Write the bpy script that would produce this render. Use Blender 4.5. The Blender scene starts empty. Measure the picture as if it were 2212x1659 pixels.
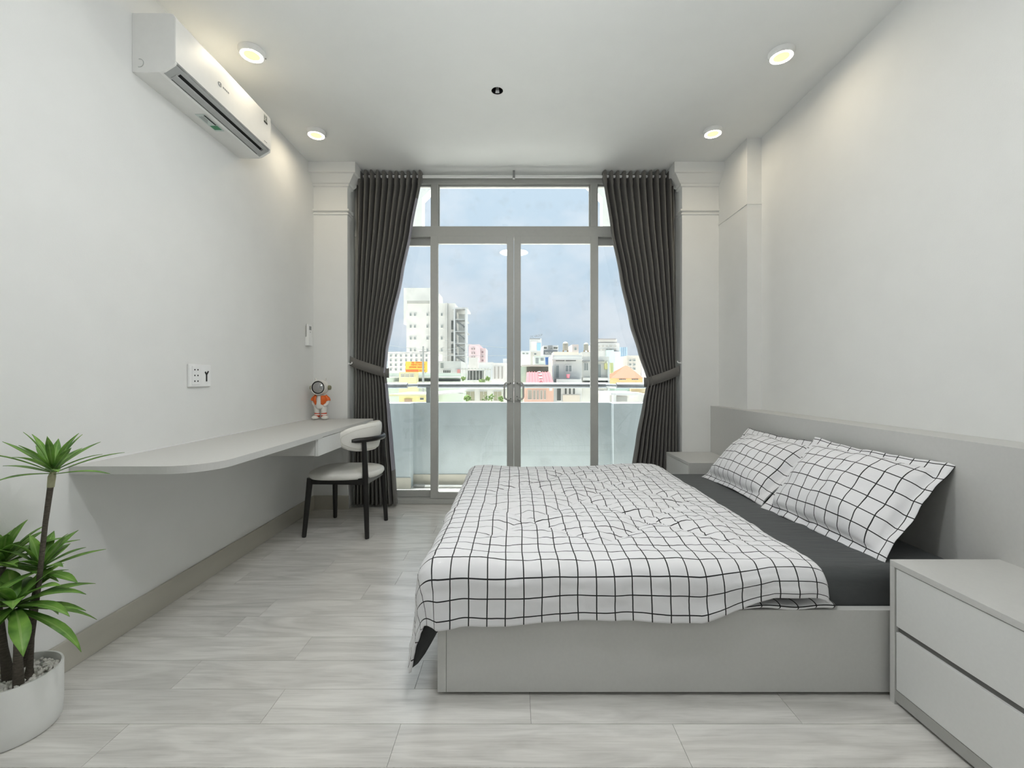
import bpy, bmesh, math, random
from mathutils import Vector, Matrix, noise as mnoise

random.seed(7)
PI = math.pi
SC = bpy.context.scene
COL = SC.collection

# ------------------------------------------------------------------ camera
FPX, VPX, VPY, EYE = 970.0, 1110.0, 818.0, 1.10
cam_d = bpy.data.cameras.new('camera')
cam = bpy.data.objects.new('camera', cam_d)
COL.objects.link(cam)
cam.location = (0, 0, EYE)
cam.rotation_euler = (PI / 2, 0, 0)
cam_d.sensor_fit = 'HORIZONTAL'
cam_d.sensor_width = 36.0
cam_d.lens = FPX / 2212.0 * 36.0
cam_d.shift_x = -(VPX - 1106.0) / 2212.0
cam_d.shift_y = -(829.5 - VPY) / 2212.0
cam_d.clip_start = 0.05
cam_d.clip_end = 2000
SC.camera = cam


def at(px, py, Y):
    """point of the place seen at a pixel, Y metres in front of the camera"""
    return Vector(((px - VPX) / FPX * Y, Y, EYE - (py - VPY) / FPX * Y))


# ------------------------------------------------------------------ view
SC.view_settings.view_transform = 'Standard'
SC.view_settings.look = 'None'
SC.view_settings.gamma = 1.0
SC.view_settings.use_curve_mapping = False
SC.view_settings.exposure = 0.60

# ------------------------------------------------------------------ world
LAMP_STRENGTH = 85.0
MAIN_FILL = 66.0  # this and the two below drive the added fill lights
DOWN_FILL = 25.0
REAR_FILL = 24.0
SKY_STRENGTH = 0.63
world = bpy.data.worlds.new('sky')
SC.world = world
world.use_nodes = True
wn = world.node_tree
wn.nodes.clear()
w_out = wn.nodes.new('ShaderNodeOutputWorld')
w_bg = wn.nodes.new('ShaderNodeBackground')
w_tc = wn.nodes.new('ShaderNodeTexCoord')
w_map = wn.nodes.new('ShaderNodeMapping')
w_map.inputs['Scale'].default_value = (2.2, 2.2, 3.6)
w_map.inputs['Location'].default_value = (0.35, 0.0, 0.18)
w_ns = wn.nodes.new('ShaderNodeTexNoise')
w_ns.inputs['Scale'].default_value = 1.7
w_ns.inputs['Detail'].default_value = 6
w_ns.inputs['Roughness'].default_value = 0.55
w_rp = wn.nodes.new('ShaderNodeValToRGB')
w_rp.color_ramp.elements[0].position = 0.44
w_rp.color_ramp.elements[0].color = (0.60, 0.73, 0.86, 1)
w_rp.color_ramp.elements[1].position = 0.66
w_rp.color_ramp.elements[1].color = (0.84, 0.88, 0.95, 1)
wn.links.new(w_tc.outputs['Generated'], w_map.inputs['Vector'])
wn.links.new(w_map.outputs['Vector'], w_ns.inputs['Vector'])
wn.links.new(w_ns.outputs['Fac'], w_rp.inputs['Fac'])
wn.links.new(w_rp.outputs['Color'], w_bg.inputs['Color'])
# overcast luminance: rises smoothly from the horizon to the zenith, 1 + 0.55 sin h
w_sp = wn.nodes.new('ShaderNodeSeparateXYZ')
wn.links.new(w_tc.outputs['Generated'], w_sp.inputs[0])
w_mx = wn.nodes.new('ShaderNodeMath'); w_mx.operation = 'MAXIMUM'; w_mx.inputs[1].default_value = 0.0
wn.links.new(w_sp.outputs[2], w_mx.inputs[0])
w_ma = wn.nodes.new('ShaderNodeMath'); w_ma.operation = 'MULTIPLY_ADD'
w_ma.inputs[1].default_value = 0.55 * SKY_STRENGTH
w_ma.inputs[2].default_value = 1.0 * SKY_STRENGTH
wn.links.new(w_mx.outputs[0], w_ma.inputs[0])
wn.links.new(w_ma.outputs[0], w_bg.inputs['Strength'])
wn.links.new(w_bg.outputs['Background'], w_out.inputs['Surface'])

sun_d = bpy.data.lights.new('sun', 'SUN')
sun_d.energy = 15.0
sun_d.angle = math.radians(3)
sun_d.color = (1.0, 0.97, 0.92)
sun = bpy.data.objects.new('sun', sun_d)
COL.objects.link(sun)
sun.rotation_euler = (math.radians(-12), 0, math.radians(25))   # high noon sun, slightly in front of the house

# ------------------------------------------------------------------ materials


def lin(c):
    if isinstance(c, str):
        c = tuple(int(c[i:i + 2], 16) for i in (0, 2, 4))
    out = []
    for v in c[:3]:
        v = v / 255.0
        out.append(v / 12.92 if v <= 0.04045 else ((v + 0.055) / 1.055) ** 2.4)
    return tuple(out) + (1.0,)


MATS = {}


def mat(name, color, rough=0.5, metal=0.0, var=0.04, scale=30.0, bump=0.0, bscale=None,
        spec=0.5, stretch=None, sheen=0.0, coat=0.0):
    if name in MATS:
        return MATS[name]
    m = bpy.data.materials.new(name)
    m.use_nodes = True
    nt = m.node_tree
    b = nt.nodes['Principled BSDF']
    b.inputs['Roughness'].default_value = rough
    b.inputs['Metallic'].default_value = metal
    b.inputs['Specular IOR Level'].default_value = spec
    if sheen:
        b.inputs['Sheen Weight'].default_value = sheen
    if coat:
        b.inputs['Coat Weight'].default_value = coat
    tc = nt.nodes.new('ShaderNodeTexCoord')
    mp = nt.nodes.new('ShaderNodeMapping')
    if stretch:
        mp.inputs['Scale'].default_value = stretch
    ns = nt.nodes.new('ShaderNodeTexNoise')
    ns.inputs['Scale'].default_value = scale
    ns.inputs['Detail'].default_value = 4
    nt.links.new(tc.outputs['Object'], mp.inputs['Vector'])
    nt.links.new(mp.outputs['Vector'], ns.inputs['Vector'])
    rp = nt.nodes.new('ShaderNodeValToRGB')
    c = lin(color)
    rp.color_ramp.elements[0].position = 0.3
    rp.color_ramp.elements[1].position = 0.7
    rp.color_ramp.elements[0].color = tuple(max(0, v * (1 - var)) for v in c[:3]) + (1,)
    rp.color_ramp.elements[1].color = tuple(min(1, v * (1 + var)) for v in c[:3]) + (1,)
    nt.links.new(ns.outputs['Fac'], rp.inputs['Fac'])
    nt.links.new(rp.outputs['Color'], b.inputs['Base Color'])
    if bump:
        n2 = nt.nodes.new('ShaderNodeTexNoise')
        n2.inputs['Scale'].default_value = bscale or scale
        n2.inputs['Detail'].default_value = 3
        nt.links.new(mp.outputs['Vector'], n2.inputs['Vector'])
        bp = nt.nodes.new('ShaderNodeBump')
        bp.inputs['Strength'].default_value = bump
        bp.inputs['Distance'].default_value = 0.01
        nt.links.new(n2.outputs['Fac'], bp.inputs['Height'])
        nt.links.new(bp.outputs['Normal'], b.inputs['Normal'])
    MATS[name] = m
    return m


def emit_mat(name, color, strength):
    m = bpy.data.materials.new(name)
    m.use_nodes = True
    nt = m.node_tree
    nt.nodes.remove(nt.nodes['Principled BSDF'])
    e = nt.nodes.new('ShaderNodeEmission')
    e.inputs['Color'].default_value = tuple(color) + (1,)
    e.inputs['Strength'].default_value = strength
    nt.links.new(e.outputs[0], nt.nodes['Material Output'].inputs['Surface'])
    return m


M_WALL = mat('wall_paint', 'E9EAE8', 0.75, var=0.012, scale=6, bump=0.05, bscale=220, spec=0.3)
M_CEIL = mat('ceiling_paint', 'F1F3F2', 0.8, var=0.01, scale=5, bump=0.04, bscale=200, spec=0.3)
M_BASEB = mat('baseboard_vinyl', 'B9B6AB', 0.45, var=0.05, scale=12, stretch=(1, 0.2, 1))
M_FRAME = mat('door_aluminium', 'AFB0AC', 0.42, var=0.02, scale=40)
M_FRAME_D = mat('door_gasket', '6E7070', 0.5)
M_STEEL = mat('brushed_steel', '8B8E92', 0.5, metal=1.0, var=0.03, scale=60)
M_LAM = mat('grey_laminate', 'CBCBC8', 0.5, var=0.015, scale=90)
M_LAMW = mat('white_laminate', 'DEDFDD', 0.45, var=0.012, scale=90)
M_LAME = mat('grey_laminate_edge', 'A9A9A5', 0.5, var=0.02, scale=90)
M_GROOVE = mat('dark_groove', '6F6F6D', 0.6)
M_ACW = mat('ac_plastic', 'EDEDEA', 0.35, var=0.01, scale=30)
M_ACG = mat('ac_grey_plastic', 'AEB0AF', 0.4, var=0.02, scale=30)
M_BLACK = mat('matte_black', '141515', 0.6, var=0.1)
M_CHAIRB = mat('black_lacquered_wood', '151413', 0.38, var=0.2, scale=60, stretch=(1, 1, 0.1))
M_PUW = mat('cream_leatherette', 'E9E8E2', 0.5, var=0.015, scale=120, bump=0.04, bscale=300)
M_PLASTIC = mat('white_plastic', 'EFF0EF', 0.35, var=0.01)
M_PLASTG = mat('grey_plastic', '8F9190', 0.45)
M_POT = mat('white_ceramic', 'E6E7E4', 0.55, var=0.015, scale=20)
M_STONE = mat('white_pebble', 'E2E0DB', 0.7, var=0.12, scale=60)
M_STEM = mat('brown_stem', '544E45', 0.8, var=0.3, scale=90, bump=0.4, stretch=(1, 1, 3))
M_STEMP = mat('pale_stem', 'A6A586', 0.7, var=0.15, scale=60)
M_SHEET = mat('charcoal_sheet', '4A4D4E', 0.75, var=0.06, scale=14, bump=0.55, bscale=16,
              stretch=(0.45, 2.2, 1), sheen=0.1)
M_DARKCLOTH = mat('charcoal_cotton', '2F3131', 0.85, var=0.08, scale=40, bump=0.2, bscale=60)
M_CURT = mat('charcoal_curtain', '6A6864', 0.8, var=0.10, scale=240, bump=0.12, bscale=500, sheen=0.15)
M_LINING = mat('grey_curtain_lining', '9C9AA4', 0.7, var=0.04, scale=60)
M_PARAPET = mat('parapet_paint', 'B0BABE', 0.8, var=0.05, scale=5, bump=0.15, bscale=60)
M_TILE = mat('balcony_tile', 'E2E0DA', 0.6, var=0.06, scale=10)
M_PWHITE = mat('outer_white_paint', 'EFEFEB', 0.8, var=0.03, scale=6)


def glass_mat():
    m = bpy.data.materials.new('window_glass')
    m.use_nodes = True
    nt = m.node_tree
    nt.nodes.remove(nt.nodes['Principled BSDF'])
    tr = nt.nodes.new('ShaderNodeBsdfTransparent')
    tr.inputs['Color'].default_value = (0.95, 0.97, 0.97, 1)
    gl = nt.nodes.new('ShaderNodeBsdfGlossy')
    gl.inputs['Roughness'].default_value = 0.0
    fr = nt.nodes.new('ShaderNodeFresnel')
    fr.inputs['IOR'].default_value = 1.45
    # faint smudges
    tc = nt.nodes.new('ShaderNodeTexCoord')
    ns = nt.nodes.new('ShaderNodeTexNoise')
    ns.inputs['Scale'].default_value = 7
    ns.inputs['Detail'].default_value = 6
    nt.links.new(tc.outputs['Object'], ns.inputs['Vector'])
    mp = nt.nodes.new('ShaderNodeMapRange')
    mp.inputs['From Min'].default_value = 0.56
    mp.inputs['From Max'].default_value = 0.8
    mp.inputs['To Max'].default_value = 0.10
    nt.links.new(ns.outputs['Fac'], mp.inputs['Value'])
    df = nt.nodes.new('ShaderNodeBsdfDiffuse')
    df.inputs['Color'].default_value = (0.85, 0.85, 0.85, 1)
    mx = nt.nodes.new('ShaderNodeMixShader')
    nt.links.new(fr.outputs[0], mx.inputs[0])
    nt.links.new(tr.outputs[0], mx.inputs[1])
    nt.links.new(gl.outputs[0], mx.inputs[2])
    m2 = nt.nodes.new('ShaderNodeMixShader')
    nt.links.new(mp.outputs[0], m2.inputs[0])
    nt.links.new(mx.outputs[0], m2.inputs[1])
    nt.links.new(df.outputs[0], m2.inputs[2])
    nt.links.new(m2.outputs[0], nt.nodes['Material Output'].inputs['Surface'])
    return m


M_GLASS = glass_mat()


def floor_mat():
    m = bpy.data.materials.new('grey_oak_plank')
    m.use_nodes = True
    nt = m.node_tree
    b = nt.nodes['Principled BSDF']
    L = nt.links.new
    tc = nt.nodes.new('ShaderNodeTexCoord')
    oi = nt.nodes.new('ShaderNodeObjectInfo')
    mul = nt.nodes.new('ShaderNodeMath'); mul.operation = 'MULTIPLY'; mul.inputs[1].default_value = 37.0
    L(oi.outputs['Random'], mul.inputs[0])
    cmb = nt.nodes.new('ShaderNodeCombineXYZ')
    L(mul.outputs[0], cmb.inputs[0]); L(mul.outputs[0], cmb.inputs[1]); L(mul.outputs[0], cmb.inputs[2])
    add = nt.nodes.new('ShaderNodeVectorMath'); add.operation = 'ADD'
    L(tc.outputs['Object'], add.inputs[0]); L(cmb.outputs[0], add.inputs[1])
    # long soft figure
    mp1 = nt.nodes.new('ShaderNodeMapping'); mp1.inputs['Scale'].default_value = (1.5, 9, 1)
    L(add.outputs[0], mp1.inputs['Vector'])
    n1 = nt.nodes.new('ShaderNodeTexNoise'); n1.inputs['Scale'].default_value = 1.6
    n1.inputs['Detail'].default_value = 5; n1.inputs['Distortion'].default_value = 1.3
    L(mp1.outputs[0], n1.inputs['Vector'])
    # fine grain
    mp2 = nt.nodes.new('ShaderNodeMapping'); mp2.inputs['Scale'].default_value = (4, 90, 1)
    L(add.outputs[0], mp2.inputs['Vector'])
    n2 = nt.nodes.new('ShaderNodeTexNoise'); n2.inputs['Scale'].default_value = 2.0
    n2.inputs['Detail'].default_value = 3
    L(mp2.outputs[0], n2.inputs['Vector'])
    r1 = nt.nodes.new('ShaderNodeValToRGB')
    r1.color_ramp.elements[0].position = 0.28
    r1.color_ramp.elements[0].color = lin('CBC9C4')
    r1.color_ramp.elements[1].position = 0.62
    r1.color_ramp.elements[1].color = lin('E6E4DF')
    L(n1.outputs['Fac'], r1.inputs['Fac'])
    r2 = nt.nodes.new('ShaderNodeValToRGB')
    r2.color_ramp.elements[0].position = 0.25
    r2.color_ramp.elements[0].color = (0.86, 0.855, 0.85, 1)
    r2.color_ramp.elements[1].position = 0.55
    r2.color_ramp.elements[1].color = (1, 1, 1, 1)
    L(n2.outputs['Fac'], r2.inputs['Fac'])
    mx = nt.nodes.new('ShaderNodeMix'); mx.data_type = 'RGBA'; mx.blend_type = 'MULTIPLY'
    mx.inputs[0].default_value = 0.8
    L(r1.outputs['Color'], mx.inputs[6]); L(r2.outputs['Color'], mx.inputs[7])
    hv = nt.nodes.new('ShaderNodeHueSaturation')
    mr = nt.nodes.new('ShaderNodeMapRange')
    mr.inputs['To Min'].default_value = 0.94; mr.inputs['To Max'].default_value = 1.05
    L(oi.outputs['Random'], mr.inputs['Value'])
    L(mr.outputs[0], hv.inputs['Value'])
    L(mx.outputs[2], hv.inputs['Color'])
    L(hv.outputs['Color'], b.inputs['Base Color'])
    b.inputs['Roughness'].default_value = 0.22
    b.inputs['Specular IOR Level'].default_value = 0.9
    b.inputs['IOR'].default_value = 1.75
    bp = nt.nodes.new('ShaderNodeBump'); bp.inputs['Strength'].default_value = 0.08
    bp.inputs['Distance'].default_value = 0.004
    L(n2.outputs['Fac'], bp.inputs['Height'])
    L(bp.outputs['Normal'], b.inputs['Normal'])
    return m


M_FLOOR = floor_mat()


def check_mat(name, pitch, width):
    """white cotton with a thin woven black check; the UV map is in metres of cloth"""
    m = bpy.data.materials.new(name)
    m.use_nodes = True
    nt = m.node_tree
    b = nt.nodes['Principled BSDF']
    b.inputs['Roughness'].default_value = 0.8
    b.inputs['Sheen Weight'].default_value = 0.1
    L = nt.links.new
    uv = nt.nodes.new('ShaderNodeUVMap'); uv.uv_map = 'cloth'
    sp = nt.nodes.new('ShaderNodeSeparateXYZ')
    L(uv.outputs[0], sp.inputs[0])
    outs = []
    for k in (0, 1):
        d = nt.nodes.new('ShaderNodeMath'); d.operation = 'DIVIDE'; d.inputs[1].default_value = pitch
        L(sp.outputs[k], d.inputs[0])
        f = nt.nodes.new('ShaderNodeMath'); f.operation = 'FRACT'
        L(d.outputs[0], f.inputs[0])
        l = nt.nodes.new('ShaderNodeMath'); l.operation = 'LESS_THAN'; l.inputs[1].default_value = width / pitch
        L(f.outputs[0], l.inputs[0])
        outs.append(l)
    mxm = nt.nodes.new('ShaderNodeMath'); mxm.operation = 'MAXIMUM'
    L(outs[0].outputs[0], mxm.inputs[0]); L(outs[1].outputs[0], mxm.inputs[1])
    mx = nt.nodes.new('ShaderNodeMix'); mx.data_type = 'RGBA'
    L(mxm.outputs[0], mx.inputs[0])
    mx.inputs[6].default_value = lin('ECECEE')
    mx.inputs[7].default_value = lin('161618')
    L(mx.outputs[2], b.inputs['Base Color'])
    ns = nt.nodes.new('ShaderNodeTexNoise'); ns.inputs['Scale'].default_value = 34
    ns.inputs['Detail'].default_value = 5; ns.inputs['Distortion'].default_value = 0.6
    L(uv.outputs[0], ns.inputs['Vector'])
    bp = nt.nodes.new('ShaderNodeBump'); bp.inputs['Strength'].default_value = 0.25
    bp.inputs['Distance'].default_value = 0.006
    L(ns.outputs['Fac'], bp.inputs['Height'])
    L(bp.outputs['Normal'], b.inputs['Normal'])
    return m


M_CHECK = check_mat('checked_cotton', 0.0625, 0.0042)


def leaf_mat():
    m = bpy.data.materials.new('green_leaf')
    m.use_nodes = True
    nt = m.node_tree
    b = nt.nodes['Principled BSDF']
    b.inputs['Roughness'].default_value = 0.5
    L = nt.links.new
    uv = nt.nodes.new('ShaderNodeUVMap'); uv.uv_map = 'cloth'
    sp = nt.nodes.new('ShaderNodeSeparateXYZ'); L(uv.outputs[0], sp.inputs[0])
    ns = nt.nodes.new('ShaderNodeTexNoise'); ns.inputs['Scale'].default_value = 25
    tc = nt.nodes.new('ShaderNodeTexCoord'); L(tc.outputs['Object'], ns.inputs['Vector'])
    r = nt.nodes.new('ShaderNodeValToRGB')
    r.color_ramp.elements[0].position = 0.3; r.color_ramp.elements[0].color = lin('4A7A2C')
    r.color_ramp.elements[1].position = 0.75; r.color_ramp.elements[1].color = lin('86B24E')
    L(ns.outputs['Fac'], r.inputs['Fac'])
    # pale midrib, v runs 0..1 across the blade
    a = nt.nodes.new('ShaderNodeMath'); a.operation = 'SUBTRACT'; a.inputs[1].default_value = 0.5
    L(sp.outputs[1], a.inputs[0])
    ab = nt.nodes.new('ShaderNodeMath'); ab.operation = 'ABSOLUTE'; L(a.outputs[0], ab.inputs[0])
    lt = nt.nodes.new('ShaderNodeMath'); lt.operation = 'LESS_THAN'; lt.inputs[1].default_value = 0.06
    L(ab.outputs[0], lt.inputs[0])
    mx = nt.nodes.new('ShaderNodeMix'); mx.data_type = 'RGBA'
    mulf = nt.nodes.new('ShaderNodeMath'); mulf.operation = 'MULTIPLY'; mulf.inputs[1].default_value = 0.5
    L(lt.outputs[0], mulf.inputs[0])
    L(mulf.outputs[0], mx.inputs[0])
    L(r.outputs['Color'], mx.inputs[6]); mx.inputs[7].default_value = lin('9DB873')
    L(mx.outputs[2], b.inputs['Base Color'])
    return m


M_LEAF = leaf_mat()

# ------------------------------------------------------------------ builders


class MB:
    """collects shapes (world coordinates) for ONE mesh"""

    def __init__(self):
        self.v = []
        self.f = []
        self.mi = []

    def add(self, verts, faces, mi=0):
        o = len(self.v)
        self.v += [tuple(p) for p in verts]
        self.f += [tuple(i + o for i in f) for f in faces]
        self.mi += [mi] * len(faces)
        return self

    def box(self, x0, x1, y0, y1, z0, z1, ch=0.0, mi=0):
        if ch <= 0:
            vs = [(x, y, z) for z in (z0, z1) for y in (y0, y1) for x in (x0, x1)]
            fs = [(0, 2, 3, 1), (4, 5, 7, 6), (0, 1, 5, 4), (2, 6, 7, 3), (0, 4, 6, 2), (1, 3, 7, 5)]
            return self.add(vs, fs, mi)
        bm = bmesh.new()
        bmesh.ops.create_cube(bm, size=1.0)
        for v in bm.verts:
            v.co = Vector(((x0 + x1) / 2 + v.co.x * (x1 - x0), (y0 + y1) / 2 + v.co.y * (y1 - y0),
                           (z0 + z1) / 2 + v.co.z * (z1 - z0)))
        bmesh.ops.bevel(bm, geom=list(bm.edges), offset=ch, segments=2, profile=0.5, affect='EDGES')
        return self.bm(bm, mi)

    def bm(self, bm, mi=0):
        bm.verts.ensure_lookup_table()
        bm.verts.index_update()
        vs = [tuple(v.co) for v in bm.verts]
        fs = [tuple(v.index for v in f.verts) for f in bm.faces]
        bm.free()
        return self.add(vs, fs, mi)

    def tube(self, pts, rad, n=12, mi=0, flat=None):
        """swept round (or flattened) bar with closed ends"""
        pts = [Vector(p) for p in pts]
        if not isinstance(rad, (list, tuple)):
            rad = [rad] * len(pts)
        vs, fs = [], []
        up = Vector((0, 0, 1))
        prev = None
        for i, p in enumerate(pts):
            t = (pts[min(i + 1, len(pts) - 1)] - pts[max(i - 1, 0)]).normalized()
            if prev is None:
                a = t.cross(up)
                if a.length < 1e-3:
                    a = t.cross(Vector((1, 0, 0)))
                a.normalize()
            else:
                a = (prev - t * prev.dot(t)).normalized()
            prev = a
            b = t.cross(a).normalized()
            r = rad[i]
            for k in range(n):
                an = 2 * PI * k / n
                s = flat if flat else 1.0
                vs.append(p + a * (math.cos(an) * r * s) + b * (math.sin(an) * r))
        for i in range(len(pts) - 1):
            for k in range(n):
                k2 = (k + 1) % n
                fs.append((i * n + k, (i + 1) * n + k, (i + 1) * n + k2, i * n + k2))
        fs.append(tuple(range(n)))
        fs.append(tuple(reversed([(len(pts) - 1) * n + k for k in range(n)])))
        return self.add(vs, fs, mi)

    def lathe(self, prof, c, n=32, mi=0, axis='z', close=True):
        """prof: list of (radius, height); c: centre; axis z or y"""
        vs, fs = [], []
        for r, h in prof:
            for k in range(n):
                an = 2 * PI * k / n
                if axis == 'z':
                    vs.append((c[0] + r * math.cos(an), c[1] + r * math.sin(an), c[2] + h))
                elif axis == 'y':
                    vs.append((c[0] + r * math.cos(an), c[1] + h, c[2] + r * math.sin(an)))
                else:
                    vs.append((c[0] + h, c[1] + r * math.cos(an), c[2] + r * math.sin(an)))
        for i in range(len(prof) - 1):
            for k in range(n):
                k2 = (k + 1) % n
                fs.append((i * n + k, i * n + k2, (i + 1) * n + k2, (i + 1) * n + k))
        if close:
            fs.append(tuple(reversed(range(n))))
            fs.append(tuple((len(prof) - 1) * n + k for k in range(n)))
        return self.add(vs, fs, mi)

    def prism(self, poly, a0, a1, axis='y', mi=0):
        """poly in the plane across the axis: y -> (x,z), x -> (y,z), z -> (x,y)"""
        n = len(poly)
        vs = []
        for a in (a0, a1):
            for p, q in poly:
                vs.append({'y': (p, a, q), 'x': (a, p, q), 'z': (p, q, a)}[axis])
        fs = [(k, (k + 1) % n, n + (k + 1) % n, n + k) for k in range(n)]
        fs.append(tuple(reversed(range(n))))
        fs.append(tuple(range(n, 2 * n)))
        return self.add(vs, fs, mi)

    def build(self, name, material, parent=None, smooth=False, angle=None):
        me = bpy.data.meshes.new(name)
        me.from_pydata(self.v, [], self.f)
        mats = material if isinstance(material, (list, tuple)) else [material]
        for m in mats:
            me.materials.append(m)
        if len(mats) > 1:
            me.polygons.foreach_set('material_index', self.mi)
        bm = bmesh.new()
        bm.from_mesh(me)
        bmesh.ops.recalc_face_normals(bm, faces=bm.faces)
        bm.to_mesh(me)
        bm.free()
        if smooth:
            me.polygons.foreach_set('use_smooth', [True] * len(me.polygons))
            try:
                me.set_sharp_from_angle(angle=math.radians(angle or 40))
            except Exception:
                pass
        o = bpy.data.objects.new(name, me)
        COL.objects.link(o)
        attach(o, parent)
        return o


def attach(o, parent):
    if parent is None:
        return
    o.parent = parent
    inv = Matrix.Identity(4)
    p = parent
    if p.type == 'EMPTY':
        inv = Matrix.Translation(-p.location)
    o.matrix_parent_inverse = inv


def tag(o, label, cat, group=None):
    o['label'] = label
    o['category'] = cat
    if group:
        o['group'] = group
    return o


def structure(o, label=None, cat=None):
    o['kind'] = 'structure'
    if label:
        o['label'] = label
    if cat:
        o['category'] = cat
    return o


def thing(name, loc, label, cat, group=None, kind=None):
    o = bpy.data.objects.new(name, None)
    COL.objects.link(o)
    o.location = loc
    o.empty_display_size = 0.1
    tag(o, label, cat, group)
    if kind:
        o['kind'] = kind
    return o


def copy_tree(o, parent=None, delta=(0, 0, 0), top=True):
    c = o.copy()
    COL.objects.link(c)
    c.parent = parent
    if top:
        c.location = Vector(o.location) + Vector(delta)
    for ch in o.children:
        copy_tree(ch, c, top=False)
    return c


def text_mesh(name, s, origin, xaxis, yaxis, material, parent, height, width=None, depth=0.002):
    cu = bpy.data.curves.new(name, 'FONT')
    cu.body = s
    cu.size = 1.0
    cu.resolution_u = 2
    tmp = bpy.data.objects.new(name, cu)
    COL.objects.link(tmp)
    dg = bpy.context.evaluated_depsgraph_get()
    me = bpy.data.meshes.new_from_object(tmp.evaluated_get(dg))
    bpy.data.objects.remove(tmp)
    xs = [v.co.x for v in me.vertices]
    ys = [v.co.y for v in me.vertices]
    x0, x1, y0, y1 = min(xs), max(xs), min(ys), max(ys)
    sy = height / (y1 - y0)
    sx = (width / (x1 - x0)) if width else sy
    xa, ya = Vector(xaxis), Vector(yaxis)
    na = xa.cross(ya)
    og = Vector(origin)
    bm = bmesh.new()
    bm.from_mesh(me)
    r = bmesh.ops.extrude_face_region(bm, geom=list(bm.faces))
    for v in r['geom']:
        if isinstance(v, bmesh.types.BMVert):
            v.co.z += 1.0
    for v in bm.verts:
        x, y, z = (v.co.x - x0) * sx, (v.co.y - y0) * sy, v.co.z * depth
        v.co = og + xa * x + ya * y + na * z
    bmesh.ops.recalc_face_normals(bm, faces=bm.faces)
    bm.to_mesh(me)
    bm.free()
    me.materials.clear()
    me.materials.append(material)
    me.name = name
    o = bpy.data.objects.new(name, me)
    COL.objects.link(o)
    attach(o, parent)
    return o


# ------------------------------------------------------------------ the room
XL, XR, YW, YD, ZC, YR = -1.69, 1.836, 3.79, 3.95, 2.885, -2.7
PXL, PXR = -1.405, 1.42          # inner edges of the wall pieces beside the window
YE = 4.08                        # outer face of the wall

# floor: slab with single planks
fl = structure(MB().box(XL, XR, YR, YE, -0.10, -0.004).build('floor', mat('floor_joint', '7D7B77', 0.7)))
PW, PL = 0.161, 0.865
known = {0: -0.81, 1: -0.352, -1: -0.36, 3: -1.236}
mesh_full = None
for k in range(-10, 16):
    y0 = 1.431 + k * PW
    y1 = min(y0 + PW, YE - 0.12)
    if y1 - y0 < 0.02:
        continue
    off = known.get(k, XL + ((k * 0.37 + 0.11 * (k % 3)) % 1.0) * PL)
    x = off
    while x > XL:
        x -= PL
    while x < XR:
        a, b = max(x, XL + 0.001), min(x + PL, XR - 0.001)
        if b - a > 0.03:
            full = abs(b - a - PL) < 1e-6 and abs(y1 - y0 - PW) < 1e-6
            if full and mesh_full is not None:
                o = bpy.data.objects.new('plank', mesh_full)
                COL.objects.link(o)
            else:
                hx, hy, g = (b - a) / 2 - 0.0006, (y1 - y0) / 2 - 0.0006, 0.0
                o = MB().box(-hx, hx, -hy, hy, -0.004, 0.0).build('plank', M_FLOOR)
                if full:
                    mesh_full = o.data
            o.location = ((a + b) / 2, (y0 + y1) / 2, 0)
            o.parent = fl
        x += PL

# ceiling with the open lamp hole
HX, HY, HR = -0.103, 2.784, 0.036
cb = MB()
n = 32
S = 0.2
ring, sq = [], []
for i in range(n):
    an = 2 * PI * (i + 0.5) / n
    c_, s_ = math.cos(an), math.sin(an)
    ring.append((HX + HR * c_, HY + HR * s_, ZC))
    mxx = max(abs(c_), abs(s_))
    sq.append((HX + S * c_ / mxx, HY + S * s_ / mxx, ZC))
cb.add(ring + sq, [(i, (i + 1) % n, n + (i + 1) % n, n + i) for i in range(n)])
# corner fill triangles of the square
for sx in (-1, 1):
    for sy in (-1, 1):
        cn = (HX + sx * S, HY + sy * S, ZC)
        near = sorted(sq, key=lambda p: (p[0] - cn[0]) ** 2 + (p[1] - cn[1]) ** 2)[:2]
        cb.add([cn, near[0], near[1]], [(0, 1, 2)])
for (xa, xb, ya, yb) in ((XL, HX - S, YR, YE), (HX + S, XR, YR, YE), (HX - S, HX + S, YR, HY - S), (HX - S, HX + S, HY + S, YE)):
    cb.add([(xa, ya, ZC), (xb, ya, ZC), (xb, yb, ZC), (xa, yb, ZC)], [(0, 1, 2, 3)])
cb.box(XL - 0.2, XR + 0.2, YR - 0.2, YE, ZC + 0.16, ZC + 0.30)
structure(cb.build('ceiling', M_CEIL))

structure(MB().box(XL - 0.2, XL, YR - 0.2, YE, -0.1, ZC + 0.2).build('wall_left', M_WALL))
structure(MB().box(XR, XR + 0.2, YR - 0.2, YE, -0.1, ZC + 0.2).build('wall_right', M_WALL))
structure(MB().box(XL, XR, YR - 0.2, YR, -0.1, ZC + 0.2).build('wall_rear', M_WALL))


def cornice_profile(side):
    """capital wrapped around the front and the inner return of a wall piece"""
    prof = [(0.0, 2.715), (0.016, 2.722), (0.016, 2.735), (0.03, 2.742), (0.082, 2.796), (0.10, 2.80), (0.10, ZC - 0.001)]
    mb = MB()
    vs, fs = [], []
    for p, z in prof:
        if side < 0:
            vs += [(XL, YW - p, z), (PXL + p, YW - p, z), (PXL + p, YD - 0.06, z)]
        else:
            vs += [(XR - 0.107, YW - p, z), (PXR - p, YW - p, z), (PXR - p, YD - 0.06, z)]
    for i in range(len(prof) - 1):
        for k in range(2):
            fs.append((3 * i + k, 3 * i + k + 1, 3 * i + 3 + k + 1, 3 * i + 3 + k))
    mb.add(vs, fs)
    return mb


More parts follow.
